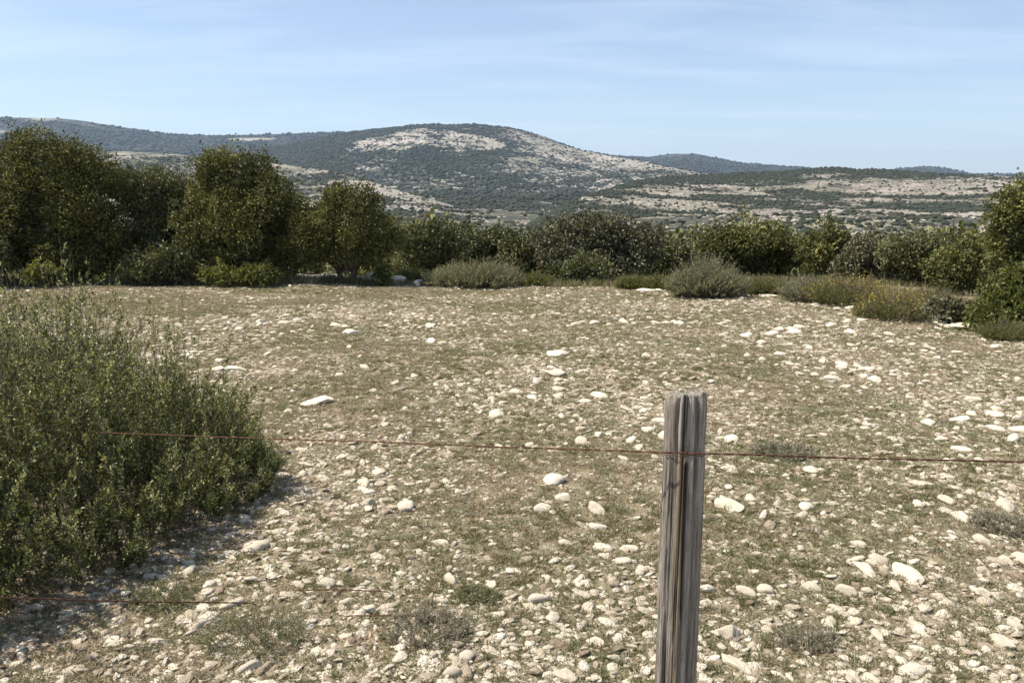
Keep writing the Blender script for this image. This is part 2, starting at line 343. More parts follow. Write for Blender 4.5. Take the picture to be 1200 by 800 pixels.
# ------------------------------------------------------------------ scattering of stuff (never of countable things)
def scatter(name, pts, rots, scls, idx, variants):
    """one stuff object: instances of small meshes on points"""
    me = bpy.data.meshes.new(name); n = len(pts)
    me.vertices.add(n); me.vertices.foreach_set('co', np.ascontiguousarray(pts, dtype=np.float32).ravel())
    for an, ty, av, key in (('rot', 'FLOAT_VECTOR', rots, 'vector'), ('scl', 'FLOAT_VECTOR', scls, 'vector')):
        a = me.attributes.new(an, ty, 'POINT'); a.data.foreach_set(key, np.ascontiguousarray(av, dtype=np.float32).ravel())
    a = me.attributes.new('idx', 'INT', 'POINT'); a.data.foreach_set('value', np.ascontiguousarray(idx, dtype=np.int32))
    o = link(name, me)
    c = bpy.data.collections.new(name + '_kinds')
    for k, vm in enumerate(variants):
        vo = bpy.data.objects.new('%s_kind_%02d' % (name, k), vm); c.objects.link(vo)
    g = bpy.data.node_groups.new(name + '_nodes', 'GeometryNodeTree')
    g.interface.new_socket('Geometry', in_out='INPUT', socket_type='NodeSocketGeometry')
    g.interface.new_socket('Geometry', in_out='OUTPUT', socket_type='NodeSocketGeometry')
    gi = g.nodes.new('NodeGroupInput'); go = g.nodes.new('NodeGroupOutput')
    m2p = g.nodes.new('GeometryNodeMeshToPoints'); iop = g.nodes.new('GeometryNodeInstanceOnPoints')
    ci = g.nodes.new('GeometryNodeCollectionInfo'); ci.inputs['Collection'].default_value = c
    ci.inputs['Separate Children'].default_value = True; ci.inputs['Reset Children'].default_value = True
    def na_(nm, ty):
        x = g.nodes.new('GeometryNodeInputNamedAttribute'); x.data_type = ty; x.inputs['Name'].default_value = nm
        return next(q for q in x.outputs if q.enabled and q.name == 'Attribute')
    e2r = g.nodes.new('FunctionNodeEulerToRotation'); g.links.new(na_('rot', 'FLOAT_VECTOR'), e2r.inputs[0])
    g.links.new(gi.outputs[0], m2p.inputs[0]); g.links.new(m2p.outputs[0], iop.inputs['Points'])
    g.links.new(ci.outputs[0], iop.inputs['Instance']); iop.inputs['Pick Instance'].default_value = True
    g.links.new(na_('idx', 'INT'), iop.inputs['Instance Index']); g.links.new(e2r.outputs[0], iop.inputs['Rotation'])
    g.links.new(na_('scl', 'FLOAT_VECTOR'), iop.inputs['Scale']); g.links.new(iop.outputs[0], go.inputs[0])
    md = o.modifiers.new('scatter', 'NODES'); md.node_group = g
    return o

# base spheres
import bmesh
def ico(sub):
    bm = bmesh.new(); bmesh.ops.create_icosphere(bm, subdivisions=sub, radius=1)
    v = np.array([p.co[:] for p in bm.verts]); f = np.array([[q.index for q in p.verts] for p in bm.faces]); bm.free(); return v, f
ICO = {k: ico(k) for k in (1, 2, 3, 4)}
def n3(v, sc, s): return (fbm(v[:, 0] * sc + v[:, 2] * sc * .7, v[:, 1] * sc - v[:, 2] * sc * .6, 3, s) + fbm(v[:, 2] * sc * 1.1 + 3, v[:, 0] * sc + v[:, 1] * sc * .5, 3, s + 7)) * .7
def stone_mesh(name, seed, sub=2, mat=None, cuts=11, rough=.16, hi=False):
    r = np.random.default_rng(seed); v, f = ICO[sub]; v = v.copy()
    for k in range(cuts):
        n = r.normal(size=3); n /= np.linalg.norm(n); h = r.uniform(.48, .84); d = v @ n
        v = v - np.outer(np.maximum(d - h, 0) * .97, n)
    nr = v / np.linalg.norm(v, axis=1)[:, None]
    v = v + nr * (n3(nr * 1.0, 1.6, seed) * rough * 1.6)[:, None]
    if hi: v = v + nr * (n3(nr, 5.5, seed + 3) * .06)[:, None] + nr * (n3(nr, 13, seed + 5) * .025)[:, None]
    mx = np.abs(v).max(0); v = v / mx
    return np_mesh(name, v, f, mat, None, sub > 2)

# --- scrub, bushes and small trees dotted over the middle hills
def scrub_mesh(name, seed, mat):
    v, f = ICO[2]; v = v.copy(); v *= (1 + .35 * n3(v, 1.7, seed) + .18 * n3(v, 4.5, seed + 4))[:, None]; v[:, 2] = v[:, 2] * .75 + .45
    return np_mesh(name, v, f, mat)
def mat_scrub():
    t = NT('hill_scrub'); oi = t.n.new('ShaderNodeObjectInfo'); c = t.coord()
    col = t.ramp(oi.outputs['Random'], [(0, (.018, .025, .016)), (.6, (.032, .038, .023)), (1, (.058, .06, .036))])
    t.base(t.mix(t.rng(t.noise(c, 3.5, 3), .4, .6), col, (.035, .042, .022))); t.bump(t.noise(c, 5, 3), .5, 1); return t.m
M_scrub = mat_scrub()
scr = [scrub_mesh('scrub_%d' % k, 300 + k * 11, M_scrub) for k in range(5)]
def hill_scatter(h, n, seed, smin, smax, bare):
    r = np.random.default_rng(seed); a0, a1 = max(h.az[0], R(-40)), min(h.az[-1], R(40))
    A = r.uniform(a0, a1, n); T = r.uniform(0.02, 1.0, n) ** .75; X, Y, Z = h.pos(A, T)
    v = h.vegf(A, T, X, Y) + .25 * fbm(X / 25, Y / 25, 3, seed)
    keep = r.uniform(0, 1, n) < np.clip((v - bare) * 2.2, .05, 1)
    s = r.uniform(smin, smax, n) * (1 + .7 * (r.uniform(0, 1, n) ** 4))
    return np.stack([X, Y, Z], -1)[keep], s[keep]
P, S = [], []
for h, n, sd_, a, b, bare in ((plat, 62000, 1, .9, 2.3, .50), (spur, 34000, 2, 1.2, 2.8, .52), (dome, 70000, 3, 1.8, 4.6, .52), (ridge, 30000, 4, 4, 9, .6)):
    p, s = hill_scatter(h, n, sd_, a, b, bare); P.append(p); S.append(s)
r = np.random.default_rng(8); n = 21000; A = r.uniform(R(-38), R(38), n); D_ = 120 * 13 ** r.uniform(0, 1, n); X, Y = D_ * np.sin(A), D_ * np.cos(A)
k = fbm(X / 60, Y / 60, 4, 90) > -.12; P.append(np.stack([X, Y, H(X, Y)], -1)[k]); S.append((r.uniform(.8, 2.2, n) * (1 + D_ / 1500))[k])
P = np.concatenate(P); S = np.concatenate(S); n = len(P)
o = scatter('hillside_scrub', P - [0, 0, .3], np.stack([0 * S, 0 * S, rng.uniform(0, 6.28, n)], -1), np.stack([S, S, S * rng.uniform(.6, 1.0, n)], -1), rng.integers(0, 5, n), scr)
tag(o, 'dark scrub and small trees dotted over the hillsides', 'scrub', kind='stuff')
# pale outcrops on plateau and spur
outc = [stone_mesh('outcrop_%d' % k, 800 + k, 2, None) for k in range(4)]
t = NT('outcrop_limestone'); c_ = t.coord(); t.base(t.mix(t.rng(t.noise(c_, 3, 4), .4, .62), (.48, .44, .38), (.33, .29, .245))); t.bump(t.noise(c_, 6, 4), .4, 1)
for m in outc: m.materials.append(t.m)
P, S = [], []
for h, n, sd_, a, b in ((plat, 26000, 11, .4, 2.0), (spur, 16000, 12, .6, 2.6), (dome, 16000, 13, 2, 6)):
    r = np.random.default_rng(sd_); A = r.uniform(max(h.az[0], R(-40)), min(h.az[-1], R(40)), n); T = r.uniform(.02, 1, n); X, Y, Z = h.pos(A, T)
    cl = fbm(X / 60, Y / 40, 4, sd_) - .9 * (h.vegf(A, T, X, Y) - .5)
    k = cl > (.1 if h is dome else .0); P.append(np.stack([X, Y, Z], -1)[k]); S.append((r.uniform(0, 1, n) ** 2 * (b - a) + a)[k])
r = np.random.default_rng(18); n = 20000; A = r.uniform(R(-38), R(38), n); D_ = 180 * 8 ** r.uniform(0, 1, n); X, Y = D_ * np.sin(A), D_ * np.cos(A)
k = fbm(X / 45, Y / 45, 4, 93) > .02; P.append(np.stack([X, Y, H(X, Y)], -1)[k]); S.append((r.uniform(0, 1, n) ** 3 * 1.3 + .2)[k] * (1 + D_[k] / 1200))
P = np.concatenate(P); S = np.concatenate(S); n = len(P)
o = scatter('rock_outcrops', P, rng.uniform(-.3, .3, (n, 3)) + np.stack([0 * S, 0 * S, rng.uniform(0, 6.28, n)], -1), np.stack([S * 1.7, S, S * .45], -1), rng.integers(0, 4, n), outc)
tag(o, 'pale limestone ledges and outcrops strewn over the hills', 'rocks', kind='stuff')

# ------------------------------------------------------------------ leaves, shoots, tubes
def leaves(pos, d, ln, wd, r, fold=.25):
    """folded four-cornered leaves: pos (n,3) base, d (n,3) direction, ln/wd arrays"""
    n = len(pos); d = d / (np.linalg.norm(d, axis=1)[:, None] + 1e-9)
    q = r.normal(size=(n, 3)); s = np.cross(d, q); s /= (np.linalg.norm(s, axis=1)[:, None] + 1e-9); u = np.cross(s, d)
    ln = np.broadcast_to(ln, n)[:, None]; wd = np.broadcast_to(wd, n)[:, None]
    mid = pos + d * ln * .5
    v = np.stack([pos, mid + s * wd * .5 + u * wd * fold, pos + d * ln, mid - s * wd * .5 + u * wd * fold], 1).reshape(-1, 3)
    b = np.arange(n)[:, None] * 4
    f = np.concatenate([b + [0, 1, 2], b + [0, 2, 3]], 0)
    return v, f
def join(parts):
    vs, fs, o_ = [], [], 0
    for v, f in parts: vs.append(v); fs.append(f + o_); o_ += len(v)
    return np.concatenate(vs), np.concatenate(fs)
def tube(pts, rad, sides=6):
    pts = np.asarray(pts, float); n = len(pts); rad = np.broadcast_to(rad, n)
    t = np.gradient(pts, axis=0); t /= (np.linalg.norm(t, axis=1)[:, None] + 1e-9)
    ref = np.array([0, 0, 1.]) if abs(t[0][2]) < .9 else np.array([1., 0, 0])
    s = np.cross(t, ref); s /= (np.linalg.norm(s, axis=1)[:, None] + 1e-9); u = np.cross(s, t)
    a = np.linspace(0, 2 * math.pi, sides, endpoint=False)
    v = pts[:, None] + (s[:, None] * np.cos(a)[None, :, None] + u[:, None] * np.sin(a)[None, :, None]) * rad[:, None, None]
    v = v.reshape(-1, 3)
    i = np.arange(n - 1)[:, None] * sides; j = np.arange(sides)[None]; j2 = (j + 1) % sides
    q = np.stack([i + j, i + j2, i + sides + j2, i + sides + j], -1).reshape(-1, 4)
    f = np.concatenate([q[:, [0, 1, 2]], q[:, [0, 2, 3]]])
    cap = len(v); v = np.concatenate([v, pts[:1], pts[-1:]]); jj = np.arange(sides); jn = (jj + 1) % sides
    e = (n - 1) * sides
    f = np.concatenate([f, np.stack([jn, jj, np.full(sides, cap)], -1), np.stack([e + jj, e + jn, np.full(sides, cap + 1)], -1)])
    return v, f
def shoots(root, d, L, M, ll, lw, r, start=.12, bend=.15, spread=.8, tw=.0012, upb=0, K=3):
    """N leafy shoots: returns (leaf v,f,rnd) and (stem v,f)"""
    N = len(root); d = d / np.linalg.norm(d, axis=1)[:, None]; L = np.broadcast_to(L, N)
    bd = r.normal(size=(N, 3)) * bend; bd[:, 2] = np.abs(bd[:, 2]) * .5 + upb
    def P(t): return root[:, None] + d[:, None] * (L[:, None] * t)[..., None] + bd[:, None] * (L[:, None] * t ** 2)[..., None]
    t = start + (1 - start) * (np.arange(M)[None] + r.uniform(0, 1, (N, M))) / M
    p = P(t).reshape(-1, 3); dd = np.repeat(d + bd * .8, M, 0)
    q = r.normal(size=(N * M, 3)); q -= dd * (q * dd).sum(1)[:, None]; q /= np.linalg.norm(q, axis=1)[:, None]
    ld = dd * 1.0 + q * spread
    tt = t.reshape(-1)
    sz = (1.0 - .45 * tt) * r.uniform(.7, 1.25, N * M)
    v, f = leaves(p, ld, ll * sz, lw * sz, r)
    shade = np.repeat(r.uniform(-.15, .15, N), M)
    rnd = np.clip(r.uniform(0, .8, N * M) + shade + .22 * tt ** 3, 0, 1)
    ts = np.linspace(0, .97, K)[None].repeat(N, 0); sp = P(ts)
    rad = tw * (1 - .7 * ts[0]); ang = np.array([0, 2.09, 4.19])
    off = np.stack([np.cos(ang), np.sin(ang), 0 * ang], -1)
    sv_ = (sp[:, :, None] + off[None, None] * rad[None, :, None, None]).reshape(-1, 3)
    b = (np.arange(N) * K * 3)[:, None, None, None] + (np.arange(K - 1) * 3)[None, :, None, None]; j = np.arange(3)[None, None, :, None]; j2 = (j + 1) % 3
    fa = np.concatenate([b + j, b + j2, b + 3 + j2], -1).reshape(-1, 3); fb = np.concatenate([b + j, b + 3 + j2, b + 3 + j], -1).reshape(-1, 3)
    return (v, f, np.repeat(rnd, 4)), (sv_, np.concatenate([fa, fb]))

# ------------------------------------------------------------------ trees and big shrubs (crown of clumps on limbs)
def woody(name, label, cat, lobes, Y, base_px, mat, seed, group=None, leaf_px=2.6, dens=2.1, clump=13, trunks=3, trunk_r=.06, depth=.85, fol='crown', stem='trunk', spray=.32, base_z=None):
    """lobes: (px, py, rx, ry) in photo pixels at distance Y, turned into metres there"""
    r = np.random.default_rng(seed); m = Y / F
    b = at(base_px, 300, Y); base = np.array([b[0], Y, float(H(b[0], Y)) - .03])
    root = empty(name, base); tag(root, label, cat, group)
    C, W = [], []
    for (px, py, rx, ry) in lobes:
        rx *= 1.06; ry *= .98; c = at(px, py, Y) - base; R3 = np.array([rx * m, (rx + ry) * .5 * m * depth, ry * m])
        nc = max(6, int(rx * ry * 3.1 / (clump * clump) * 1.6))
        q = r.normal(size=(nc, 3)); q /= np.linalg.norm(q, axis=1)[:, None]
        rr = r.uniform(.45, .98, nc)[:, None]
        C.append(c + q * rr * (R3 - clump * m * .25).clip(.03)); W.append(r.uniform(.5, 1.5, nc) * clump * m)
    C = np.concatenate(C); W = np.concatenate(W)
    C[:, 2] = np.maximum(C[:, 2], W * .55)
    area = sum(math.pi * a[2] * a[3] for a in lobes)
    nl = int(area * dens); pr = W ** 2 / (W ** 2).sum()
    k = r.choice(len(C), nl, p=pr)
    q = r.normal(size=(nl, 3)); q /= np.linalg.norm(q, axis=1)[:, None]; q[:, 2] = q[:, 2] * .85 + .08
    rad = r.uniform(.3, 1.0, nl) ** .3
    pos = C[k] + q * (rad * W[k])[:, None]
    # sprays: short twigs that poke out of the clumps
    ns = int(len(C) * 3.0); ks = r.integers(0, len(C), ns); sdv = r.normal(size=(ns, 3)); sdv[:, 2] += .6; sdv /= np.linalg.norm(sdv, axis=1)[:, None]
    nsl = 18; tt = r.uniform(.5, 1 + spray * 1.6, (ns, nsl)); ps = (C[ks][:, None] + sdv[:, None] * (tt * W[ks][:, None])[..., None] + r.normal(size=(ns, nsl, 3)) * (W[ks] * .09)[:, None, None]).reshape(-1, 3)
    pos = np.concatenate([pos, ps]); ld = np.concatenate([q + r.normal(size=(nl, 3)) * .9, np.repeat(sdv, nsl, 0) + r.normal(size=(ns * nsl, 3)) * .8])
    kk = np.concatenate([k, np.repeat(ks, nsl)])
    ok = pos[:, 2] > .02; pos, ld, kk = pos[ok], ld[ok], kk[ok]; n = len(pos)
    ll = leaf_px * m * r.uniform(.7, 1.35, n)
    v, f = leaves(pos, ld, ll, ll * .62, r)
    tone = r.uniform(-.3, .25, len(C))  # random per clump, spread wide to put lit and dark clumps into colour
    rnd = np.clip(r.beta(2, 2.4, n) * .85 + tone[kk], 0, 1)
    link(fol, np_mesh(fol, v, f, mat, {'rnd': np.repeat(rnd, 4)}), root)
    # trunk and limbs
    parts = []
    top = C[:, 2].max()
    order = r.permutation(len(C))[:max(8, int(len(C) * .45))]
    starts = []
    for k_ in range(trunks):
        a = r.uniform(0, 6.28); lean = np.array([math.cos(a) * .28, math.sin(a) * .2, 1.0]) * top * r.uniform(.35, .5)
        p0 = np.array([math.cos(a) * trunk_r * 1.2, math.sin(a) * trunk_r * 1.2, -.05]); 
        ts = np.linspace(0, 1, 7)[:, None]
        pl = p0 + lean * ts + np.sin(ts * 5 + a) * trunk_r * .6 * [1, .5, 0]
        parts.append(tube(pl, np.linspace(trunk_r, trunk_r * .55, 7), 8)); starts.append((pl, trunk_r))
    for k_ in order:
        pl, tr_ = starts[int(r.integers(0, trunks))]; s0 = pl[int(r.integers(2, 7))]
        e = C[k_]; mid = (s0 + e) / 2 + r.normal(size=3) * .06 * top + [0, 0, .05 * top]
        ts = np.linspace(0, 1, 6)[:, None]; cv = s0 * (1 - ts) ** 2 + 2 * mid * ts * (1 - ts) + e * ts ** 2
        parts.append(tube(cv, np.linspace(tr_ * .38, tr_ * .08, 6), 5))
    v, f = join(parts); link(stem, np_mesh(stem, v, f, M_bark), root)
    return root

TG = 'evergreen oaks at the far left edge of the field'
woody('holm_oak', 'broad tallest evergreen oak at the left edge of the field', 'tree', [(48, 182, 34, 20), (88, 188, 24, 18), (128, 212, 20, 20), (52, 212, 60, 50), (0, 250, 56, 72), (103, 232, 44, 54), (60, 275, 84, 52), (122, 280, 30, 48), (-60, 260, 50, 70), (75, 305, 60, 24)], 18.3, 55, M_oak, 101, TG, trunk_r=.09, clump=15)
woody('holm_oak', 'lower greyish evergreen oak filling the gap between two taller oaks', 'tree', [(180, 228, 42, 36), (216, 250, 36, 46), (185, 285, 46, 45)], 19.0, 190, M_oak2, 102, TG, clump=12)
woody('holm_oak', 'second tallest evergreen oak, with twin rounded tops, in mid clump', 'tree', [(254, 192, 22, 17), (292, 202, 24, 16), (258, 226, 36, 44), (314, 238, 36, 44), (338, 252, 16, 24), (285, 270, 62, 52), (240, 285, 38, 42), (334, 288, 38, 38), (352, 272, 20, 34)], 18.3, 290, M_oak, 103, TG, trunk_r=.08, clump=14)
woody('holm_oak', 'rounded olive green oak with bare trunks showing under its crown', 'tree', [(405, 236, 42, 18), (408, 266, 60, 42), (370, 274, 36, 34), (440, 280, 32, 30), (400, 292, 52, 20)], 18.0, 406, M_oak, 104, TG, trunk_r=.06, clump=12, trunks=5)
woody('evergreen_shrub', 'dark evergreen shrub half cut off at the left edge before tallest oak', 'shrub', [(-30, 295, 45, 38), (-70, 280, 40, 45)], 17.2, -45, M_oak2, 105, clump=12)
BG = 'evergreen shrubs along the far side of the field'
SH = [
 ('leafy grey green shrub at the foot of the two middle oaks', [(172, 316, 26, 18), (205, 308, 22, 20)], 17.6, 190, M_oak2, 11),
 ('low bright shrub in front of the twin topped oak trunk', [(300, 324, 30, 9), (255, 326, 26, 8)], 17.3, 285, M_lush, 9),
 ('tiny pale green plant with upright stems left of the leftmost oak trunk', [(50, 322, 22, 9)], 17.0, 50, M_lush, 6),
 ('small black green shrub in shade just right of the round oak', [(448, 327, 8, 8), (446, 319, 3, 5)], 17.6, 448, M_oak, 5),
 ('dark shrub directly right of the round oak, behind pale boulders', [(487, 295, 28, 24), (515, 285, 30, 24)], 23, 500, M_oak2, 11),
 ('broad dark shrub behind the grey mound bush', [(555, 290, 38, 28), (588, 292, 32, 24)], 25, 570, M_oak2, 11),
 ('dark rounded shrub between grey mound bush and brownish bush', [(618, 298, 30, 26), (645, 300, 26, 28)], 24, 630, M_oak2, 11),
 ('tall brownish half bare shrub in the middle of the far side', [(664, 286, 36, 27), (702, 278, 42, 29), (742, 290, 36, 30), (695, 306, 66, 26)], 20, 705, M_brown, 12),
 ('leafy green shrub low in front of the brownish bush', [(690, 318, 30, 18), (665, 322, 18, 14)], 18.6, 685, M_oak2, 9),
 ('pale olive shrub right of the brownish bush', [(785, 302, 32, 24), (765, 312, 30, 20)], 22, 778, M_oak2, 10),
 ('dense dark shrub with a rounded top behind the second grey mound bush', [(880, 288, 46, 34), (850, 298, 34, 30), (920, 300, 34, 28)], 21, 885, M_oak, 13),
 ('dark evergreen shrub with narrow top left of centre right gap', [(970, 302, 32, 34), (985, 308, 30, 30)], 20, 975, M_oak, 11),
 ('reddish brown tinged shrub behind the yellow flowers', [(1020, 308, 34, 34), (1000, 320, 28, 22)], 19, 1015, M_brown, 11),
 ('olive green shrub with a flat top behind the long yellow shrub', [(1066, 305, 36, 33), (1092, 312, 34, 32)], 18, 1072, M_oak2, 12),
 ('dark shrub rising beside the tall tree at right edge', [(1124, 308, 38, 36), (1142, 326, 36, 36)], 16, 1122, M_oak, 13),
]
for k, (lab, lobes, Y, bx, mat, cl) in enumerate(SH):
    woody('evergreen_shrub', lab, 'shrub', lobes, Y, bx, mat, 200 + k * 3, BG, clump=cl, trunks=3, trunk_r=.03, fol='foliage', stem='stems', dens=1.4, leaf_px=3.4)
woody('holm_oak', 'tall dark oak cut off by the right edge of the view', 'tree', [(1222, 250, 50, 44), (1212, 300, 50, 50), (1270, 260, 60, 60), (1182, 292, 24, 38), (1176, 252, 18, 22)], 12.5, 1205, M_oak, 140, leaf_px=3.5, clump=15, trunk_r=.07, trunks=3, dens=1.3)
woody('leafy_bush', 'broad leaved bush with pale green leaves standing at right edge below tall oak', 'bush', [(1185, 350, 34, 36), (1205, 330, 26, 30), (1160, 372, 22, 18)], 10.3, 1185, M_lush, 141, leaf_px=4.2, clump=13, dens=.55, trunk_r=.02, fol='foliage', stem='stems')
woody('leafy_bush', 'dark twiggy low bush at right between yellow shrub and leafy bush', 'bush', [(1130, 372, 22, 16), (1112, 362, 16, 14)], 10.9, 1122, M_brown, 142, leaf_px=4, clump=9, dens=.7, trunk_r=.015, fol='foliage', stem='stems')

# distant low woodland falling away behind the shrubs: reads as one mass
rr_ = np.random.default_rng(5)
wood = []
for k in range(5):
    v, f = ICO[2]; cv = v * (1 + .3 * n3(v, 1.8, 60 + k))[:, None] * [1, 1, .8] + [0, 0, .6]
    n = 900; q = rr_.integers(0, len(cv), n); nv = v[q]; p = cv[q] + rr_.normal(size=(n, 3)) * .16
    lv, lf = leaves(p, nv + rr_.normal(size=(n, 3)) * .6, .19, .13, rr_)
    a, b = join([(cv * .86, f), (lv, lf)])
    wood.append(np_mesh('wood_%d' % k, a, b, M_oak2 if k % 2 else M_oak, {'rnd': np.concatenate([np.full(len(cv), .05), np.repeat(rr_.uniform(0, 1, n), 4)])}))
n = 2600; X = rr_.uniform(-80, 95, n); Y = rr_.uniform(27, 130, n); k = (np.abs(X) < Y * .95 + 6); X, Y = X[k], Y[k]; n = len(X)
s = rr_.uniform(.7, 1.5, n); Z = H(X, Y)
o = scatter('maquis_wood', np.stack([X, Y, Z], -1), np.stack([0 * X, 0 * X, rr_.uniform(0, 6.28, n)], -1), np.stack([s, s, s], -1), rr_.integers(0, 5, n), wood)
tag(o, 'dense evergreen maquis covering the slope below the field', 'woodland', kind='stuff')

# ------------------------------------------------------------------ shrubs made of leafy shoots
def mound(name, label, cat, px, py, wpx, hpx, mat, seed, group=None, n=420, M=26, ll_px=3.0, flowers=None, aspect=.8, leaf_w=.45, tilt=1.5, fol='foliage', upb=.1, jitter=.5):
    r = np.random.default_rng(seed); g = gp(px, py); dist = math.hypot(g[0], g[1]); m = g[1] / F
    root = empty(name, (g[0], g[1], g[2])); tag(root, label, cat, group)
    W, Hh = wpx * m * .5, hpx * m
    a = r.uniform(0, 6.28, n); q = np.sqrt(r.uniform(0, 1, n)); ro = np.stack([np.cos(a) * q * W * .75, np.sin(a) * q * W * .75 * aspect, -.01 + 0 * a], -1)
    for i in range(n): ro[i, 2] = float(0)
    ro[:, 2] = H(g[0] + ro[:, 0], g[1] + ro[:, 1]) - g[2] - .005
    d = np.stack([np.cos(a) * q * .75 * tilt, np.sin(a) * q * .75 * tilt, np.sqrt(np.clip(1 - (q * .6) ** 2, .2, 1))], -1) + r.normal(size=(n, 3)) * jitter * .4
    d[:, 2] = np.abs(d[:, 2])
    L = Hh * r.uniform(.72, 1.08, n) * (1 - .32 * q ** 2) * (.75 + .45 * vnoise(ro[:, 0] / (W * .45) + seed, ro[:, 1] / (W * .45)))
    h2 = r.uniform(0, 1, n) < .55; lift = np.where(h2, r.uniform(.15, .62, n), 0); dn = d / np.linalg.norm(d, axis=1)[:, None]
    d = np.where(h2[:, None], dn + r.normal(size=(n, 3)) * .45, d); d[:, 2] = np.maximum(d[:, 2], .05); ro = ro + dn * (L * lift)[:, None]; L = L * (1 - lift)
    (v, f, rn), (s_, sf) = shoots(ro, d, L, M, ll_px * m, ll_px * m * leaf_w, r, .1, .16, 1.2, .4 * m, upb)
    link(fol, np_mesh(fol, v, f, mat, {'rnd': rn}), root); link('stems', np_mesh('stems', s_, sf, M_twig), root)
    if flowers:
        k = np.nonzero((vnoise(ro[:, 0] * 3 + seed, ro[:, 1] * 3) > .55))[0]; nf = 2
        dn = d / np.linalg.norm(d, axis=1)[:, None]
        tip = ro + dn * L[:, None]
        p = (tip[k][:, None] + r.normal(size=(len(k), nf, 3)) * 2.2 * m - dn[k][:, None] * (r.uniform(-.06, .25, (len(k), nf)) * L[k][:, None])[..., None]).reshape(-1, 3)
        v, f = leaves(p, r.normal(size=p.shape) + [0, 0, .5], 2.0 * m, 1.7 * m, r)
        tag(link('flowers', np_mesh('flowers', v, f, M_yellow, {'rnd': r.uniform(0, 1, len(v))}), root), kind='stuff')
    return root
mound('grey_mound_bush', 'wide low grey green mound bush right of the pale boulders', 'bush', 553, 335, 122, 32, M_greyl, 1, n=900)
mound('grey_mound_bush', 'rounded grey green bush alone on field edge right of centre', 'bush', 826, 348, 76, 42, M_greyl, 2, n=1100)
E = [
 ('low yellow green shrub between the round oak and the grey mound', 478, 332, 40, 18, M_lush, None),
 ('low yellow green tuft shrub just right of the wide grey mound', 628, 334, 44, 14, M_lush, None),
 ('low olive shrub at the foot of the tall brownish bush', 745, 338, 46, 16, M_lush, None),
 ('small green shrub left against the rounded grey bush', 775, 340, 36, 20, M_lush, None),
 ('pale green low shrub just right of the rounded grey bush', 895, 345, 56, 24, M_lush, None),
 ('grey green leafy shrub before the first yellow flowers', 945, 352, 60, 30, M_greyl, None),
 ('green shrub with the leftmost yellow flowers on top', 990, 356, 70, 36, M_lush, 1),
 ('long green shrub topped with scattered yellow flowers, nearest to camera', 1050, 374, 84, 40, M_lush, 1),
 ('sparse yellow flowered shrub close to the leafy bush at right', 1095, 368, 44, 34, M_lush, 1),
 ('small grey tussock on stones below the leftmost yellow flowers', 1020, 372, 30, 20, M_greyl, None),
 ('bright green low plant at the very right edge below leafy bush', 1180, 397, 60, 26, M_lush, None),
]
for k, (lab, px, py, w_, h_, mt, fl) in enumerate(E):
    mound('low_shrub', lab, 'shrub', px, py, w_, h_, mt, 20 + k, 'low shrubs along the far edge', n=400, M=16, flowers=fl)
# thyme cushions in the foreground
TH = [
 ('spiky grey green thyme cushion with dark hollow beside it, bottom left', 300, 752, 120, 62, 1.0),
 ('ash grey dried thyme cushion at end of the lower rusty wire', 500, 742, 110, 44, .9),
 ('pale grey thyme at the front foot of the large left bush', 195, 706, 90, 40, 1.0),
 ('grey thyme tuft right of the angular pale stone, low centre', 560, 700, 60, 26, .9),
 ('round grey green thyme tuft at lower right of the post', 945, 752, 84, 36, 1.0),
 ('grey tussock near the right edge behind the pale stones', 1175, 618, 80, 34, .9),
 ('grey dwarf thyme behind post, under wire on its right', 920, 532, 90, 22, .9),
]
for k, (lab, px, py, w_, h_, a_) in enumerate(TH):
    mound('thyme_cushion', lab, 'thyme', px, py, w_, h_ * (.9 if k in (0, 1) else .6), M_greyl if k in (0, 2, 3) else M_thyme, 60 + k, 'thyme cushions in the field', n=240, M=18, ll_px=5.5, leaf_w=.28, tilt=2.6, fol='foliage', jitter=1.3)

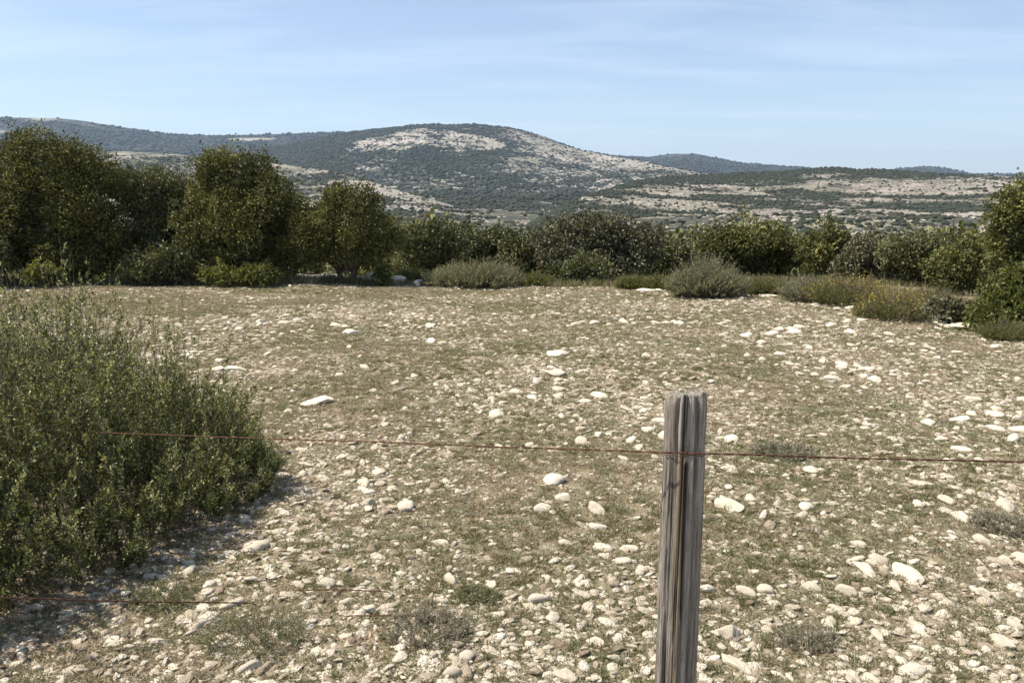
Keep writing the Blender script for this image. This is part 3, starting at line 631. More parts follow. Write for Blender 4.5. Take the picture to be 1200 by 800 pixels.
# ------------------------------------------------------------------ the large bush at the left
def big_bush():
    r = np.random.default_rng(12)
    base = np.array([-2.2, 3.9, float(H(-2.2, 3.9))])
    root = empty('rosemary_bush', base); tag(root, 'large dark green upright bush filling the left foreground', 'bush')
    def hmax(x): return np.interp(x, [-4.0, -3.2, -2.5, -2.22, -2.07, -1.9, -1.76, -1.62, -1.49, -1.36], [.9, 1.06, 1.08, 1.02, .86, .93, .68, .62, .46, .25])
    def inside(x, y):      # plan outline: 0 at the rim, 1 in the heart
        yf = np.interp(x, [-4.0, -2.8, -2.3, -1.95, -1.66, -1.49, -1.36], [2.3, 2.3, 2.45, 2.85, 3.3, 3.72, 4.12])
        yb = np.interp(x, [-4.0, -2.8, -2.2, -1.72, -1.49, -1.36], [5.6, 5.4, 5.2, 4.9, 4.65, 4.3])
        e = np.minimum(np.minimum(y - yf, yb - y), (x + 3.8)); e = np.minimum(e, (-1.36 - x) * 1.3); return e
    N = 7000; X0 = r.uniform(-3.55, -1.28, N); Y0 = r.uniform(2.25, 5.5, N); pick = []
    for i in range(N):
        e = inside(X0[i], Y0[i]); sp_ = .042 + .045 * vnoise(X0[i] * 3, Y0[i] * 3, 8)
        if e > .0 and all((X0[i] - X0[q]) ** 2 + (Y0[i] - Y0[q]) ** 2 > sp_ ** 2 for q in pick): pick.append(i)
    x, y = X0[pick], Y0[pick]; gap = vnoise(x * 4.6 + 3, y * 4.6, 6); kk = (gap > .22) | (inside(x, y) < .3); x, y, gap = x[kk], y[kk], gap[kk]; e = inside(x, y); nb = len(x)
    h = hmax(x) * (.42 + .58 * smooth(-.05, .6, e)) * (.66 + .62 * smooth(.3, .85, gap)) * r.uniform(.85, 1.1, nb)
    cx, cy = -2.35, 4.1; ox, oy = x - cx, y - cy; rim = np.exp(-e / .35)
    d = np.stack([ox * .15 + ox * rim * .12, oy * .14 + oy * rim * .30, np.ones_like(x)], -1) + r.normal(size=(nb, 3)) * .10
    root_p = np.stack([x, y, H(x, y)], -1) - base; dn0 = d / np.linalg.norm(d, axis=1)[:, None]
    # secondary boughs leave the primaries low down; both are treated alike
    ks = np.repeat(np.arange(nb), 2); t0 = r.uniform(.02, .5, len(ks)); q = r.normal(size=(len(ks), 3)); q[:, 2] = 0; q /= np.linalg.norm(q, axis=1)[:, None]
    rp2 = root_p[ks] + dn0[ks] * (h[ks] * t0)[:, None]; d2 = dn0[ks] + q * r.uniform(.25, .75, len(ks))[:, None]; h2 = h[ks] * (1 - t0) * r.uniform(.55, .95, len(ks))
    BR = np.concatenate([root_p, rp2]); BD = np.concatenate([dn0, d2 / np.linalg.norm(d2, axis=1)[:, None]]); BH = np.concatenate([h, h2]); NB = len(BR)
    bt = np.concatenate([r.uniform(-.2, .16, nb), r.uniform(-.2, .16, len(ks))])
    (v, f, rn), st = shoots(BR, BD, BH, 44, .018, .0062, r, .03, .03, 1.2, .0022, .0, 5)
    K = 13; k = np.repeat(np.arange(NB), K); t = (np.tile(np.arange(K), NB) + r.uniform(0, 1, NB * K)) / K * .96 + .02
    rp = BR[k] + BD[k] * (BH[k] * t)[:, None]; q = r.normal(size=(len(k), 3)); q -= BD[k] * (q * BD[k]).sum(1)[:, None]; q /= np.linalg.norm(q, axis=1)[:, None]
    sd2 = BD[k] * r.uniform(1.1, 2.2, len(k))[:, None] + q * .8; Ls = (.035 + .075 * (1 - t)) * r.uniform(.6, 1.3, len(k))
    (v2, f2, rn2), st2 = shoots(rp, sd2, Ls, 10, .024, .0092, r, .05, .15, 1.1, .0012, .2, 2)
    rn2 = np.clip(rn2 + np.repeat(bt[k], 10 * 4) + np.repeat((t ** 3) * .34, 40), 0, 1)  # paler toward bough tops: greyish tips plus sunlight painted into leaf tone
    print('bush boughs', nb, NB, len(f2))
    v_, f_ = join([(v, f), (v2, f2)])
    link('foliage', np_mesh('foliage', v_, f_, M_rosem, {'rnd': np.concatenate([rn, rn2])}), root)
    v_, f_ = join([st, st2]); link('stems', np_mesh('stems', v_, f_, M_twig), root)
    # old wood low in the middle
    parts = []
    for q in range(34):
        k = int(r.integers(0, len(x))); p0 = np.array([cx + ox[k] * .45, cy + oy[k] * .45, 0]); p0[2] = float(H(p0[0], p0[1])); p0 -= base
        e_ = root_p[k] + [0, 0, h[k] * .5]; ts = np.linspace(0, 1, 6)[:, None]
        parts.append(tube(p0 * (1 - ts) + e_ * ts + r.normal(size=(6, 3)) * .012, np.linspace(.013, .004, 6), 5))
    v_, f_ = join(parts); tag(link('old_wood', np_mesh('old_wood', v_, f_, M_bark), root), kind='stuff'); 0
    return inside
in_bush = big_bush()

# ------------------------------------------------------------------ stones one can point at
STONES = [
 (371, 470, 38, 15, 0, 'large smooth flat stone alone in grass right of the left bush'),
 (652, 414, 32, 11, 0, 'pale arched stone, farthest of three at upper centre'),
 (650, 437, 26, 12, 0, 'bright oval stone just in front of the arched stone'),
 (629, 447, 20, 12, 45, 'angular pale stone left below the bright oval stone'),
 (268, 433, 34, 9, 0, 'flat white slab behind the right tip of the left bush'),
 (648, 562, 26, 17, 0, 'rounded cream stone nearest the upper wire, left of the post'),
 (660, 583, 22, 15, 20, 'cream stone touching grey thyme, second below the upper wire'),
 (697, 595, 30, 18, 25, 'wedge shaped pale stone midway between thyme and post'),
 (634, 595, 26, 12, -20, 'low arched pale stone left of two cream stones'),
 (707, 641, 28, 18, 20, 'smooth oval cream stone, largest in the group left of the post'),
 (699, 617, 24, 10, 0, 'flat pale stone behind the smooth oval cream stone'),
 (738, 643, 24, 11, 10, 'flat squared stone close to the left side of the post'),
 (662, 637, 18, 12, 20, 'small greyish stone left of the smooth oval cream stone'),
 (730, 657, 20, 11, 0, 'broken pale stone under the flat squared one by the post'),
 (853, 742, 40, 28, 10, 'largest round greenish white boulder right of the post foot'),
 (880, 757, 16, 15, 0, 'small round cream stone beside the largest round boulder'),
 (862, 777, 52, 16, 40, 'long slanting slab in front of the largest round boulder'),
 (873, 693, 27, 13, 25, 'tapered pale stone, left one of a pair right of the post'),
 (898, 692, 22, 16, 0, 'blunt white stone, right one of a pair right of the post'),
 (949, 687, 27, 14, 0, 'squat oval grey white stone right of the blunt white stone'),
 (1006, 637, 20, 16, 15, 'rounded stone up and left of the egg shaped stone'),
 (1029, 655, 28, 14, 5, 'egg shaped white stone in the middle of the right part'),
 (1066, 674, 52, 16, 32, 'longest slanting white slab in the right part'),
 (1097, 698, 21, 11, 5, 'small flat cream stone below the end of longest slab'),
 (1152, 634, 25, 16, 15, 'smooth pinkish white stone beside the grey tussock at right'),
 (1150, 669, 19, 14, 15, 'rounded stone between two others near the right edge'),
 (1150, 694, 24, 17, 20, 'oval white stone, lowest of three in column near right edge'),
 (1179, 657, 20, 15, 30, 'cracked pale stone nearest the right edge, beside the column of three'),
 (992, 692, 26, 16, 20, 'white blunt stone left of the small grey round one'),
 (1036, 702, 17, 12, 5, 'small grey round stone under the broken slabs'),
 (1015, 668, 46, 12, 30, 'row of jagged slabs left of the longest slanting slab'),
 (1048, 687, 24, 11, 35, 'short broken slab between jagged row and longest slab'),
 (1028, 746, 27, 15, 40, 'slanting white stone behind the thyme at lower right'),
 (853, 591, 44, 15, 25, 'jagged elongated stone touching the right side of the post'),
 (951, 550, 22, 10, 0, 'flat pale stone just below the upper wire at right'),
 (880, 583, 17, 12, 0, 'pale lump right above the jagged elongated stone'),
 (910, 590, 15, 16, -40, 'forked upright pale stone right of the jagged stone'),
 (945, 594, 17, 11, 0, 'greyish bean shaped stone right of the forked one'),
 (240, 697, 24, 15, -30, 'cream stone up left of the orange stained slab'),
 (270, 707, 32, 14, -10, 'orange stained slab touched by the lower wire'),
 (234, 731, 20, 17, -25, 'pinkish stone under the lower wire near the thyme'),
 (429, 717, 30, 16, -30, 'bright angular stone between two wire pieces'),
 (405, 706, 20, 11, 0, 'small cream stone touching the bright angular one at the wire'),
 (290, 783, 31, 19, -10, 'rough pale boulder at the bottom below the thyme cushion'),
 (477, 593, 22, 15, 0, 'rounded cream stone left of centre in low grass'),
 (527, 679, 25, 18, 40, 'angular white stone behind the ash grey thyme'),
 (514, 704, 22, 12, 10, 'tan stone on the left shoulder of the ash grey thyme'),
 (632, 700, 32, 18, -10, 'big broken pale rock left in the lower centre cluster'),
 (649, 724, 20, 15, 0, 'round white stone right below the big broken pale rock'),
 (682, 733, 20, 16, -35, 'bright white oval stone in the lower centre'),
 (683, 697, 24, 13, 20, 'stepped pale stone above the bright white oval one'),
 (707, 712, 18, 9, 0, 'small thin stone right of the stepped pale stone'),
 (698, 752, 26, 12, 35, 'two lobed stone right below the bright white oval one'),
 (720, 771, 20, 13, 10, 'pale squared stone left of the post, near the bottom'),
 (508, 767, 14, 13, 0, 'small isolated cream stone below the ash grey thyme'),
 (546, 767, 22, 15, 0, 'cream stone right of the small isolated one, bottom centre'),
 (529, 788, 25, 20, 10, 'white knobbly stone at the bottom edge, left of centre'),
 (662, 790, 34, 20, 30, 'pale wedge stone cut by the bottom edge, centre'),
 (444, 552, 18, 9, 0, 'top stone of a curved row left of centre'),
 (425, 565, 26, 12, 60, 'long curved stone on the left of the small ring'),
 (445, 567, 15, 9, 0, 'oval stone inside the small ring of stones'),
 (433, 588, 22, 14, -20, 'angular stone below the small ring of stones'),
 (461, 573, 17, 11, 20, 'stone right of the small ring, half in grass'),
 (1082, 566, 32, 10, 20, 'flat grey white stone at start of the slanting row, right'),
 (1108, 585, 26, 10, 30, 'second stone in the slanting row below the wire at right'),
 (1127, 606, 34, 11, 32, 'third and longest stone of the slanting row at right'),
 (382, 683, 26, 14, 25, 'pale angular stone above the upper short wire piece'),
 (1175, 752, 36, 18, 30, 'mossy pale rock at the lower right corner'),
 (1190, 733, 22, 15, 20, 'white stone tinged purple at the right edge near corner'),
 (995, 791, 40, 13, 20, 'white slab at the bottom edge, right of the thyme'),
 (1023, 796, 30, 11, 30, 'slab continuing right of the bottom edge slab'),
 (583, 485, 18, 10, 0, 'pale stone above the upper wire, centre'),
 (681, 517, 15, 11, 0, 'round white stone just above the upper wire near the post'),
 (515, 636, 22, 10, 10, 'bright flat stone in the grass, centre left'),
 (578, 685, 18, 11, 0, 'pale stone left of the big broken pale rock'),
 (1108, 598, 14, 8, 0, 'tiny white stone under the slanting row at right'),
]
occ = []
big_meshes = {}
for k, (px, py, w_, h_, ang, lab) in enumerate(STONES):
    g = gp(px, py + h_ * .15); m = g[1] / F; th = math.atan2(CAMZ - g[2], math.hypot(g[0], g[1]))
    a = w_ * m * .5 * 1.12; rz = min(max(.55 * h_ * m, a * .32), a * .75)
    ry = math.sqrt(max((h_ * m * .5 * 1.05) ** 2 - (rz * .75 * math.cos(th)) ** 2, (a * .35 * math.sin(th)) ** 2)) / math.sin(th)
    ry = min(ry, a * 1.15)
    if ang: ry = min(ry, a * .55)
    me = stone_mesh('rock_shape', 1000 + k, 4 if w_ > 33 else 3, M_stone, 5 if w_ > 33 and not ang else 9, .12, True)
    o = link('limestone_rock', me, None, (g[0], g[1], g[2] + rz * .08)); o.scale = (a, ry, rz)
    gd = math.atan2(-math.sin(R(ang)) / math.sin(th) * .7, math.cos(R(ang))); o.rotation_euler = (random.uniform(-.1, .1), random.uniform(-.1, .1), gd + random.uniform(-.08, .08) - math.atan2(g[0], g[1]))
    tag(o, lab, 'rock', 'pale limestone rocks lying in the field'); occ.append((g[0], g[1], a))
# boulders on the far rim
for (px, py, w_, h_, ang, lab, Y) in [
 (448, 327, 62, 13, 0, 'long pale boulder on the far rim right of the round oak', 18.3),
 (372, 326, 70, 10, 0, 'pale rock wall showing under the round oak crown', 18.9),
 (417, 326, 22, 10, 0, 'short pale boulder right of the round oak trunks', 18.6),
 (489, 329, 15, 7, 0, 'small white boulder beside the wide grey mound bush', 17.8),
 (765, 342, 40, 4, 0, 'flat bare ledge left of the rounded grey bush', 16.6),
 (908, 350, 40, 4, 8, 'flat bare ledge right of the rounded grey bush', 15.0),
 (1130, 388, 50, 8, 15, 'grey flat rock under the dark twiggy bush', 10.6),
 (1010, 366, 40, 6, 15, 'pale ledge under the leftmost yellow flowered shrub', 12.9)]:
    p = at(px, py, Y); m = Y / F; z = float(H(p[0], Y))
    me = stone_mesh('boulder_shape', int(px) + 5000, 4, M_stone, 12, .30, True)
    o = link('boulder', me, None, (p[0], Y, z + h_ * m * .25)); o.scale = (w_ * m * .52, max(.16, w_ * m * .25), max(h_ * m * .8, .05)); o.rotation_euler = (0, 0, R(-ang))
    tag(o, lab, 'boulder', 'pale boulders and ledges on the rim of the field')

# ------------------------------------------------------------------ the stony turf
r = np.random.default_rng(99)
def field_pts(n, y0, y1, power=1.0, margin=1.2):
    y = y0 + (y1 - y0) * r.uniform(0, 1, n) ** power; x = r.uniform(-1, 1, n) * (y * .72 + margin)
    k = (x < right_edge(y) + .8) & ~(in_bush(x, y) > .45); return x[k], y[k]
def sq(n, y0, y1): # uniform per area in the visible wedge
    y = y0 + (y1 - y0) * r.uniform(0, 1, n) ** 1.12; x = r.uniform(-1, 1, n) * (y * .72 + 1.0)
    k = (x < right_edge(y) + .8) & ~(in_bush(x, y) > .45); return x[k], y[k]
shapes = [stone_mesh('stone_shape_%d' % k, 2000 + k, 2, M_stone, 8, .12) for k in range(14)]
for s_ in shapes: s_.polygons.foreach_set('use_smooth', np.ones(len(s_.polygons), dtype=bool))
cand = []
x, y = field_pts(2400, 2.3, 11.5, 1.25)
cl = fbm(x * .9, y * .9, 3, 44) + .35 * smooth(-1.5, 2, x) + r.uniform(-.35, .35, len(x))
for i in np.argsort(-cl)[:700]:
    if len(cand) >= 225: break
    if all((x[i] - a) ** 2 + (y[i] - b) ** 2 > (c * 1.2 + .05) ** 2 for a, b, c in occ):
        s_ = r.uniform(.026, .058) * (1 + .05 * y[i]); occ.append((x[i], y[i], s_)); cand.append((x[i], y[i], s_))
for k, (a, b, s_) in enumerate(cand):
    o = link('stone', shapes[k % 14], ground, (a, b, float(H(a, b)) + s_ * .1)); o.scale = (s_ * r.uniform(1, 1.5), s_ * r.uniform(.7, 1.1), s_ * r.uniform(.4, .7)); o.rotation_euler = (r.uniform(-.2, .2), r.uniform(-.2, .2), r.uniform(0, 6.28))
# pebbles and gravel
peb = [stone_mesh('pebble_shape_%d' % k, 3000 + k, 2 if k < 6 else 1, M_pebble, 7, .14) for k in range(10)]
PX, PY, PS = [], [], []
for n, y0, y1, s0, s1, pat in ((70000, 1.7, 19.6, .0035, .011, .3), (125000, 1.7, 19.6, .006, .019, .3), (23000, 2.0, 19.5, .012, .032, .8), (1500, 6, 19.3, .026, .045, .6)):
    x, y = sq(n, y0, y1); cl = fbm(x * .8, y * .8, 4, 44) + .25 * smooth(-2, 2, x) - .05; k = r.uniform(0, 1, len(x)) < np.clip(.62 + pat * 2.2 * cl, .12, 1)
    x, y = x[k], y[k]; PX.append(x); PY.append(y); PS.append((s0 + (s1 - s0) * r.uniform(0, 1, len(x)) ** 2.0) * (.95 + .025 * y))
x, y, s_ = map(np.concatenate, (PX, PY, PS)); n = len(x); z = H(x, y) + s_ * .05
o = scatter('pebbles', np.stack([x, y, z], -1), np.stack([r.uniform(-.4, .4, n), r.uniform(-.4, .4, n), r.uniform(0, 6.28, n)], -1),
    np.stack([s_ * r.uniform(1, 1.7, n), s_ * r.uniform(.7, 1.1, n), s_ * r.uniform(.35, .7, n)], -1), r.integers(0, 10, n), peb)
tag(o, 'pale pebbles and gravel strewn all over the field', 'pebbles', kind='stuff')
# low plants: grass tufts, dead blades, leaf litter, small herbs
def tuft(name, seed, n, ln, wd, mat, lean, rad, flat=0):
    q = np.random.default_rng(seed); a = q.uniform(0, 6.28, n); p = np.stack([np.cos(a), np.sin(a), 0 * a], -1) * (q.uniform(0, 1, n) ** .7 * rad)[:, None]
    d = np.stack([np.cos(a), np.sin(a), 0 * a], -1) * q.uniform(.1, lean, n)[:, None] + q.normal(size=(n, 3)) * .3 + [0, 0, 1 - flat]
    d[:, 2] = np.abs(d[:, 2]); l = ln * q.uniform(.5, 1.2, n)
    v1, f1 = leaves(p - [0, 0, .002], d, l, wd, q)
    d2 = d / np.linalg.norm(d, axis=1)[:, None]; return np_mesh(name, v1, f1, mat, {'rnd': np.repeat(q.uniform(0, 1, n), 4)})
T_ = [tuft('tuft_%d' % k, 400 + k, 40, .038, .0042, M_grass_g, 1.0, .018) for k in range(3)] + \
     [tuft('tuft_%d' % (3 + k), 420 + k, 34, .045, .0036, M_grass_d, 1.3, .025, .3) for k in range(3)] + \
     [tuft('tuft_%d' % (6 + k), 440 + k, 70, .024, .0044, M_thyme, 1.2, .045, .2) for k in range(2)] + \
     [tuft('tuft_%d' % (8 + k), 460 + k, 34, .018, .009, M_grass_g, 1.6, .030, .6) for k in range(2)] + \
     [tuft('tuft_%d' % (10 + k), 480 + k, 22, .022, .009, M_litter, 2.0, .06, .85) for k in range(2)] + \
     [tuft('tuft_%d' % (12 + k), 490 + k, 130, .022, .0045, M_greyl, 1.3, .075, .15) for k in range(2)]
T_ += [tuft('tuft_%d' % (14 + k), 520 + k, 9, .095, .0022, M_grass_d, 1.2, .03) for k in range(2)] + [tuft('tuft_16', 530, 60, .03, .006, M_lush, 1.5, .05, .4)]
PX, PY, PS, PI = [], [], [], []
for n, y0, y1, sc0, sc1 in ((105000, 1.6, 19.8, .55, 1.0),):
    x, y = sq(n, y0, y1); g1 = fbm(x * .9, y * .9, 4, 71) + r.uniform(-.35, .35, len(x)); g2 = fbm(x * 1.3 + 9, y * 1.3, 4, 81) + r.uniform(-.35, .35, len(x))
    st_ = fbm(x * .8, y * .8, 4, 44); keep = r.uniform(0, 1, len(x)) < np.clip(.85 - .7 * st_, .25, 1)
    i = np.where(g1 > .12, r.choice([0, 1, 8, 9, 3, 12, 4], len(x)), np.where(g1 < -.22, r.choice([10, 11, 3, 4, 6], len(x)), np.where(g2 > .1, r.choice([6, 7, 12, 13, 10], len(x)), r.choice([3, 4, 5, 12, 9, 11, 13], len(x)))))
    q_ = r.uniform(0, 1, len(x)); i = np.where(q_ < .03, r.choice([14, 15], len(x)), np.where((q_ < .06) & (g1 > 0), 16, i))
    PX.append(x[keep]); PY.append(y[keep]); PI.append(i[keep]); PS.append(r.uniform(sc0, sc1, keep.sum()) * (.9 + .05 * y[keep]))
x, y, s_, i = map(np.concatenate, (PX, PY, PS, PI)); n = len(x)
o = scatter('grass', np.stack([x, y, H(x, y)], -1), np.stack([r.uniform(-.15, .15, n), r.uniform(-.15, .15, n), r.uniform(0, 6.28, n)], -1), np.stack([s_, s_, s_ * r.uniform(.35, .85, n)], -1), i, T_)
tag(o, 'short patchy grass, herbs and dry litter between the stones', 'grass', kind='stuff')
# taller grass fringe on the rim under the shrubs
n = 9000; x = r.uniform(-16, 14, n); y = np.where(r.uniform(0, 1, n) < .7, r.uniform(17.6, 24, n), r.uniform(9, 20, n)); k = (y > 17.6) | (x > right_edge(y) + .25); x, y = x[k], y[k]; n = len(x)
T2 = [tuft('rim_tuft_%d' % k, 500 + k, 34, .16, .012, M_grass_g if k < 2 else M_grass_d, 1.0, .08) for k in range(3)]
s_ = r.uniform(.6, 1.5, n)
o = scatter('rim_grass', np.stack([x, y, H(x, y)], -1), np.stack([0 * x, 0 * x, r.uniform(0, 6.28, n)], -1), np.stack([s_, s_, s_], -1), r.integers(0, 3, n), T2)
tag(o, 'taller rough grass along the rim under the shrubs', 'grass', kind='stuff')

# ------------------------------------------------------------------ fence post and wires
PY_ = 1.98
pt = at(804.5, 466, PY_); pz = float(H(pt[0], PY_)); Htop = pt[2] - pz + .012
def post():
    A_, Z_ = 160, 270; a = np.linspace(0, 2 * math.pi, A_, endpoint=False); z = np.linspace(-.25, Htop, Z_)
    AA, ZZ = np.meshgrid(a, z)
    rad = .0495 * (1 + .05 * np.cos(2 * AA + .6) + .035 * np.cos(3 * AA + 2) + .02 * np.sin(5 * AA)) * (1 + .06 * (1 - ZZ / Htop))
    ca, sa = np.cos(AA), np.sin(AA)
    fib = fbm(ca * 7 + 30, sa * 7 + ZZ * .9, 5, 201, .62)                       # long fibres
    fin = fbm(ca * 30 + 9, sa * 30 + ZZ * 2.2, 4, 221, .6)
    lng = fbm(ca * 3 + 3, sa * 3 + ZZ * 1.6, 3, 231)
    rad = rad + .0055 * lng + .0050 * np.minimum(fib * 1.6, .35) + .0018 * fin
    gr = 1 - smooth(.0, .07, np.abs(fbm(ca * 5.5 + 60, sa * 5.5 + ZZ * .7, 3, 251)))  # drying grooves
    gr *= smooth(-.1, .3, fbm(ca * 2, sa * 2 + ZZ * 2.5, 2, 261)); rad = rad - .0085 * gr
    def notch(phi0, z0, z1, wdt, dep, wob):
        ph = phi0 + wob * fbm(ZZ * 3.2, ZZ * 0 + phi0, 3, 271); dd = np.angle(np.exp(1j * (AA - ph)))
        tz = smooth(z0, z0 + .06, ZZ) * smooth(z1, z1 - .02, ZZ); return dep * np.exp(-(dd / (wdt * (.35 + .65 * tz))) ** 2) * tz
    zw = Htop - .152
    rad = rad - notch(R(268), zw - .47, zw - .012, .085, .030, .12)
    rad = rad - notch(R(266), zw + .015, Htop + .1, .05, .009, .2) - notch(R(232), zw - .05, Htop + .1, .06, .010, .2) - notch(R(300), zw - .0, Htop - .03, .04, .006, .2)
    rad = rad - notch(R(215), .1, .75, .04, .009, .2) - notch(R(310), -.1, .6, .035, .007, .2) - notch(R(60), .3, 1.0, .05, .02, .2) - notch(R(160), .2, 1.2, .05, .015, .2)
    dl = np.angle(np.exp(1j * (AA - R(290)))); rad = rad - .0030 * smooth(zw - .02, zw + .004, ZZ) * smooth(1.0, .5, np.abs(dl))   # upper part worn back over the split
    rad = rad * (1 - .10 * smooth(Htop - .02, Htop, ZZ))
    X = rad * ca; Y = rad * sa; Z = ZZ + smooth(Htop - .05, Htop, ZZ) * (.018 * fbm(X * 45, Y * 45, 3, 281) + .006 * ca)
    v = np.stack([X, Y, Z], -1).reshape(-1, 3)
    i = np.arange(Z_ - 1)[:, None] * A_; j = np.arange(A_)[None]; j2 = (j + 1) % A_
    f = np.stack([i + j, i + j2, i + A_ + j2, i + A_ + j], -1).reshape(-1, 4)
    # weathered end grain
    vs, fs = [v], [f]; prev = (Z_ - 1) * A_; off = len(v); ring = v[prev:prev + A_]
    for q in (.86, .7, .5, .3, .1):
        rr2 = ring * [q, q, 1]; rr2[:, 2] = ring[:, 2] * q + Htop * (1 - q) + .004 * fbm(rr2[:, 0] * 90, rr2[:, 1] * 90, 3, 291) - .003 * (1 - smooth(0, .1, np.abs(fbm(rr2[:, 0] * 30 + 5, rr2[:, 1] * 60, 2, 292))))
        vs.append(rr2); fs.append(np.stack([prev + j[0], prev + j2[0], off + j2[0], off + j[0]], -1)); prev = off; off += A_
    vs.append([[0, 0, Htop]]); c0 = off
    fs.append(np.stack([prev + j[0], prev + j2[0], np.full(A_, c0), np.full(A_, c0)], -1)[:, [0, 1, 2, 3]])
    V = np.concatenate(vs); FQ = np.concatenate(fs[:-1]); tri = fs[-1][:, :3]
    FT = np.concatenate([FQ[:, [0, 1, 2]], FQ[:, [0, 2, 3]], tri])
    tan_ = np.exp(-((np.angle(np.exp(1j * (AA - R(250) - .05 * fbm(ZZ * 5, ZZ * 0, 2, 5)))) / .19) ** 2)) * smooth(zw + .004, zw - .004, ZZ) * (.55 + .45 * smooth(.3, .9, ZZ / zw))
    blk = np.clip(gr * .8 + 2.2 * np.clip(-fib - .12, 0, 1), 0, 1)
    pad = len(V) - A_ * Z_
    t = NT('weathered_wood'); c = t.coord((60, 60, 2.6)); c2 = t.coord((190, 190, 7)); c3 = t.coord((14, 14, 1.4)); c4 = t.coord((420, 420, 30))
    n1 = t.noise(c, 1, 5, .65); n2 = t.noise(c2, 1, 4, .6); n3_ = t.noise(c3, 1, 4, .6)
    col = t.ramp(n1, [(.28, (.055, .045, .036)), (.41, (.19, .165, .135)), (.54, (.34, .305, .26)), (.70, (.53, .49, .435))])
    col = t.mix(t.rng(n3_, .45, .62, 0, .5), col, (.26, .225, .185))
    col = t.mix(t.rng(t.attr('tan'), .1, .8, 0, .85), col, t.mix(n2, (.28, .185, .095), (.40, .29, .17)))
    col = t.mix(t.rng(n2, .60, .68, 0, .7), col, (.06, .055, .05))
    col = t.mix(t.math('MULTIPLY', t.attr('blk'), .9), col, (.04, .034, .028))
    col = t.mix(t.rng(t.noise(c4, 1, 3, .6), .45, .7, 0, .5), col, (.05, .045, .04)); t.base(col); t.bump(t.math('ADD', n1, t.math('MULTIPLY', n2, .9)), .006, 1)
    return np_mesh('post', V, FT, t.m, {'tan': np.concatenate([tan_.ravel(), np.zeros(pad)]), 'blk': np.concatenate([blk.ravel(), np.full(pad, .15)])}, True), zw
pm, zw = post()
post_o = link('fence_post', pm, None, (pt[0], PY_, pz)); tag(post_o, 'weathered grey wooden fence post with a long split down its face', 'fence post')
t = NT('rusty_wire'); c_ = t.coord(); t.base(t.mix(t.rng(t.noise(c_, 60, 4, .7), .4, .62), (.075, .036, .024), (.13, .062, .036))); t.b.inputs['Metallic'].default_value = .25; t.b.inputs['Roughness'].default_value = .75
M_rust = t.m
# two-strand twisted wire through a list of points
def wire(name, label, pts, rw=.0014, rh=.0014, pitch=.075, amp=.0025, seed=1, parent=None, strands=2):
    pts = np.asarray(pts, float); seg = np.r_[0, np.cumsum(np.linalg.norm(np.diff(pts, axis=0), axis=1))]
    n = max(8, int(seg[-1] / .008)); s = np.linspace(0, seg[-1], n); p = np.stack([np.interp(s, seg, pts[:, k]) for k in range(3)], -1)
    p[:, 2] += amp * fbm(s * 2.3, s * 0, 4, seed); p[:, 1] += amp * fbm(s * 2.0 + 7, s * 0, 4, seed + 5)
    parts = []
    for q in range(strands):
        a = 2 * math.pi * s / pitch * (1 + 0 * s) + q * math.pi + 1.5 * fbm(s * 3, s * 0, 2, seed + 9)
        parts.append(tube(p + np.stack([0 * s, np.cos(a) * rh, np.sin(a) * rh], -1), rw, 6))
    v, f = join(parts); o = link(name, np_mesh(name, v, f, M_rust, None, True), parent)
    if label: tag(o, label, 'wire', 'rusty fence wires')
    return o
wz = pz + zw
yf = PY_ - .0555
pw = at(803, 530.5, yf); zt = pw[2]
pl_ = at(130, 507, 2.11); pr_ = at(1200, 540.5, 1.86)
def ext(a, b, x):  # point on line a-b at x
    t_ = (x - a[0]) / (b[0] - a[0]); return a + (b - a) * t_
p470 = at(470, 519.0, 2.42); pl_ = at(130, 507, 3.45)
wire('fence_wire', 'rusty twisted wire crossing the whole view at post height', [ext(p470, pl_, -3.6), pl_, p470, [pw[0] - .045, yf, at(781, 529.9, yf)[2]], pw, [pw[0] + .045, yf, at(826, 531.2, yf)[2]], at(1000, 536.5, 1.90), pr_, ext(at(1000, 536.5, 1.90), pr_, 6.5)], seed=3)
# staple: a bent nail round the wire, part of the post
sp = []
for tt in np.linspace(0, 1, 9):
    a = math.pi * tt; sp.append([pw[0] - pt[0] + .003 * math.cos(a) + .001, yf - PY_ - .006 * math.sin(a) + .004 + (.016 if tt in (0, 1) else 0), zt - pz + .011 - .022 * tt])
v, f = tube(sp, .0013, 6); link('staple', np_mesh('staple', v, f, M_rust, None, True), post_o)
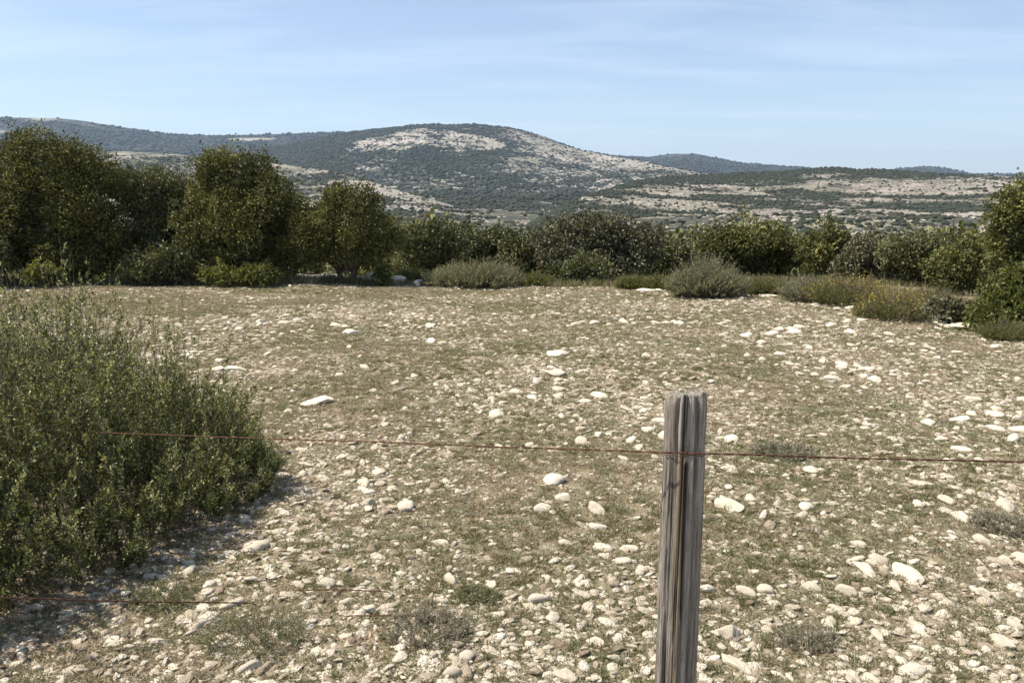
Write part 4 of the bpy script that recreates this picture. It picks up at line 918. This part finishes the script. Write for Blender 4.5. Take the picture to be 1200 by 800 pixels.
# thin tie wire that sags round the post just under the fence wire
tw = []
for tt in np.linspace(-1.25, 1.25, 40):
    a = R(270) + tt * 1.1; rr2 = .0545 + .001 * math.sin(tt * 9); tw.append([math.cos(a) * rr2, math.sin(a) * rr2, zt - pz - .006 - .009 * abs(tt) + .002 * math.sin(tt * 7)])
v, f = tube(tw, .0011, 5); link('tie_wire', np_mesh('tie_wire', v, f, M_rust, None, True), post_o)
# lower strand, fallen: comes down from the left into the thyme, with two loose lengths on the ground
a0 = at(0, 700, 2.45); e0 = gp(296, 715) + [0, 0, .03]
wire('fence_wire', 'slack lower rusty wire sinking from the left into thyme', [a0 + (a0 - e0) * 2.2, a0, a0 * .5 + e0 * .5 - [0, 0, .006], e0, e0 + [.06, .02, -.05]], seed=13, rw=.0017, rh=.0015)
g0, g1 = gp(348, 697), gp(455, 699)
wire('wire_piece', 'short loose rusty wire lying between two pale stones', [g0 + [-.03, 0, -.01], g0 + [0, 0, .02], (g0 + g1) / 2 + [0, 0, .028], g1 + [0, 0, .022], g1 + [.04, 0, -.01]], seed=23)
g0, g1 = gp(408, 728), gp(512, 732)
wire('wire_piece', 'short loose rusty wire running into the ash grey thyme', [g0 + [-.03, 0, -.01], g0 + [0, 0, .022], (g0 + g1) / 2 + [0, 0, .03], g1 + [0, 0, .03], g1 + [.05, 0, 0]], seed=33)

# ------------------------------------------------------------------ haze
hb = bmesh.new(); bmesh.ops.create_cube(hb, size=1)
for v_ in hb.verts: v_.co = ((v_.co.x) * 40000, (v_.co.y) * 40000, -420 if v_.co.z < 0 else 900)
hm = bpy.data.meshes.new('haze'); hb.to_mesh(hm); hb.free()
ht = bpy.data.materials.new('haze_air'); ht.use_nodes = True; nn = ht.node_tree.nodes; nn.remove(nn['Principled BSDF'])
pv = nn.new('ShaderNodeVolumePrincipled'); pv.inputs['Color'].default_value = (.55, .74, 1.0, 1); pv.inputs['Density'].default_value = 4.6e-5; pv.inputs['Anisotropy'].default_value = 0.2
ht.node_tree.links.new(pv.outputs[0], nn['Material Output'].inputs['Volume']); hm.materials.append(ht)
tag(link('haze', hm), 'thin pale blue haze over the valley', 'haze', kind='stuff')
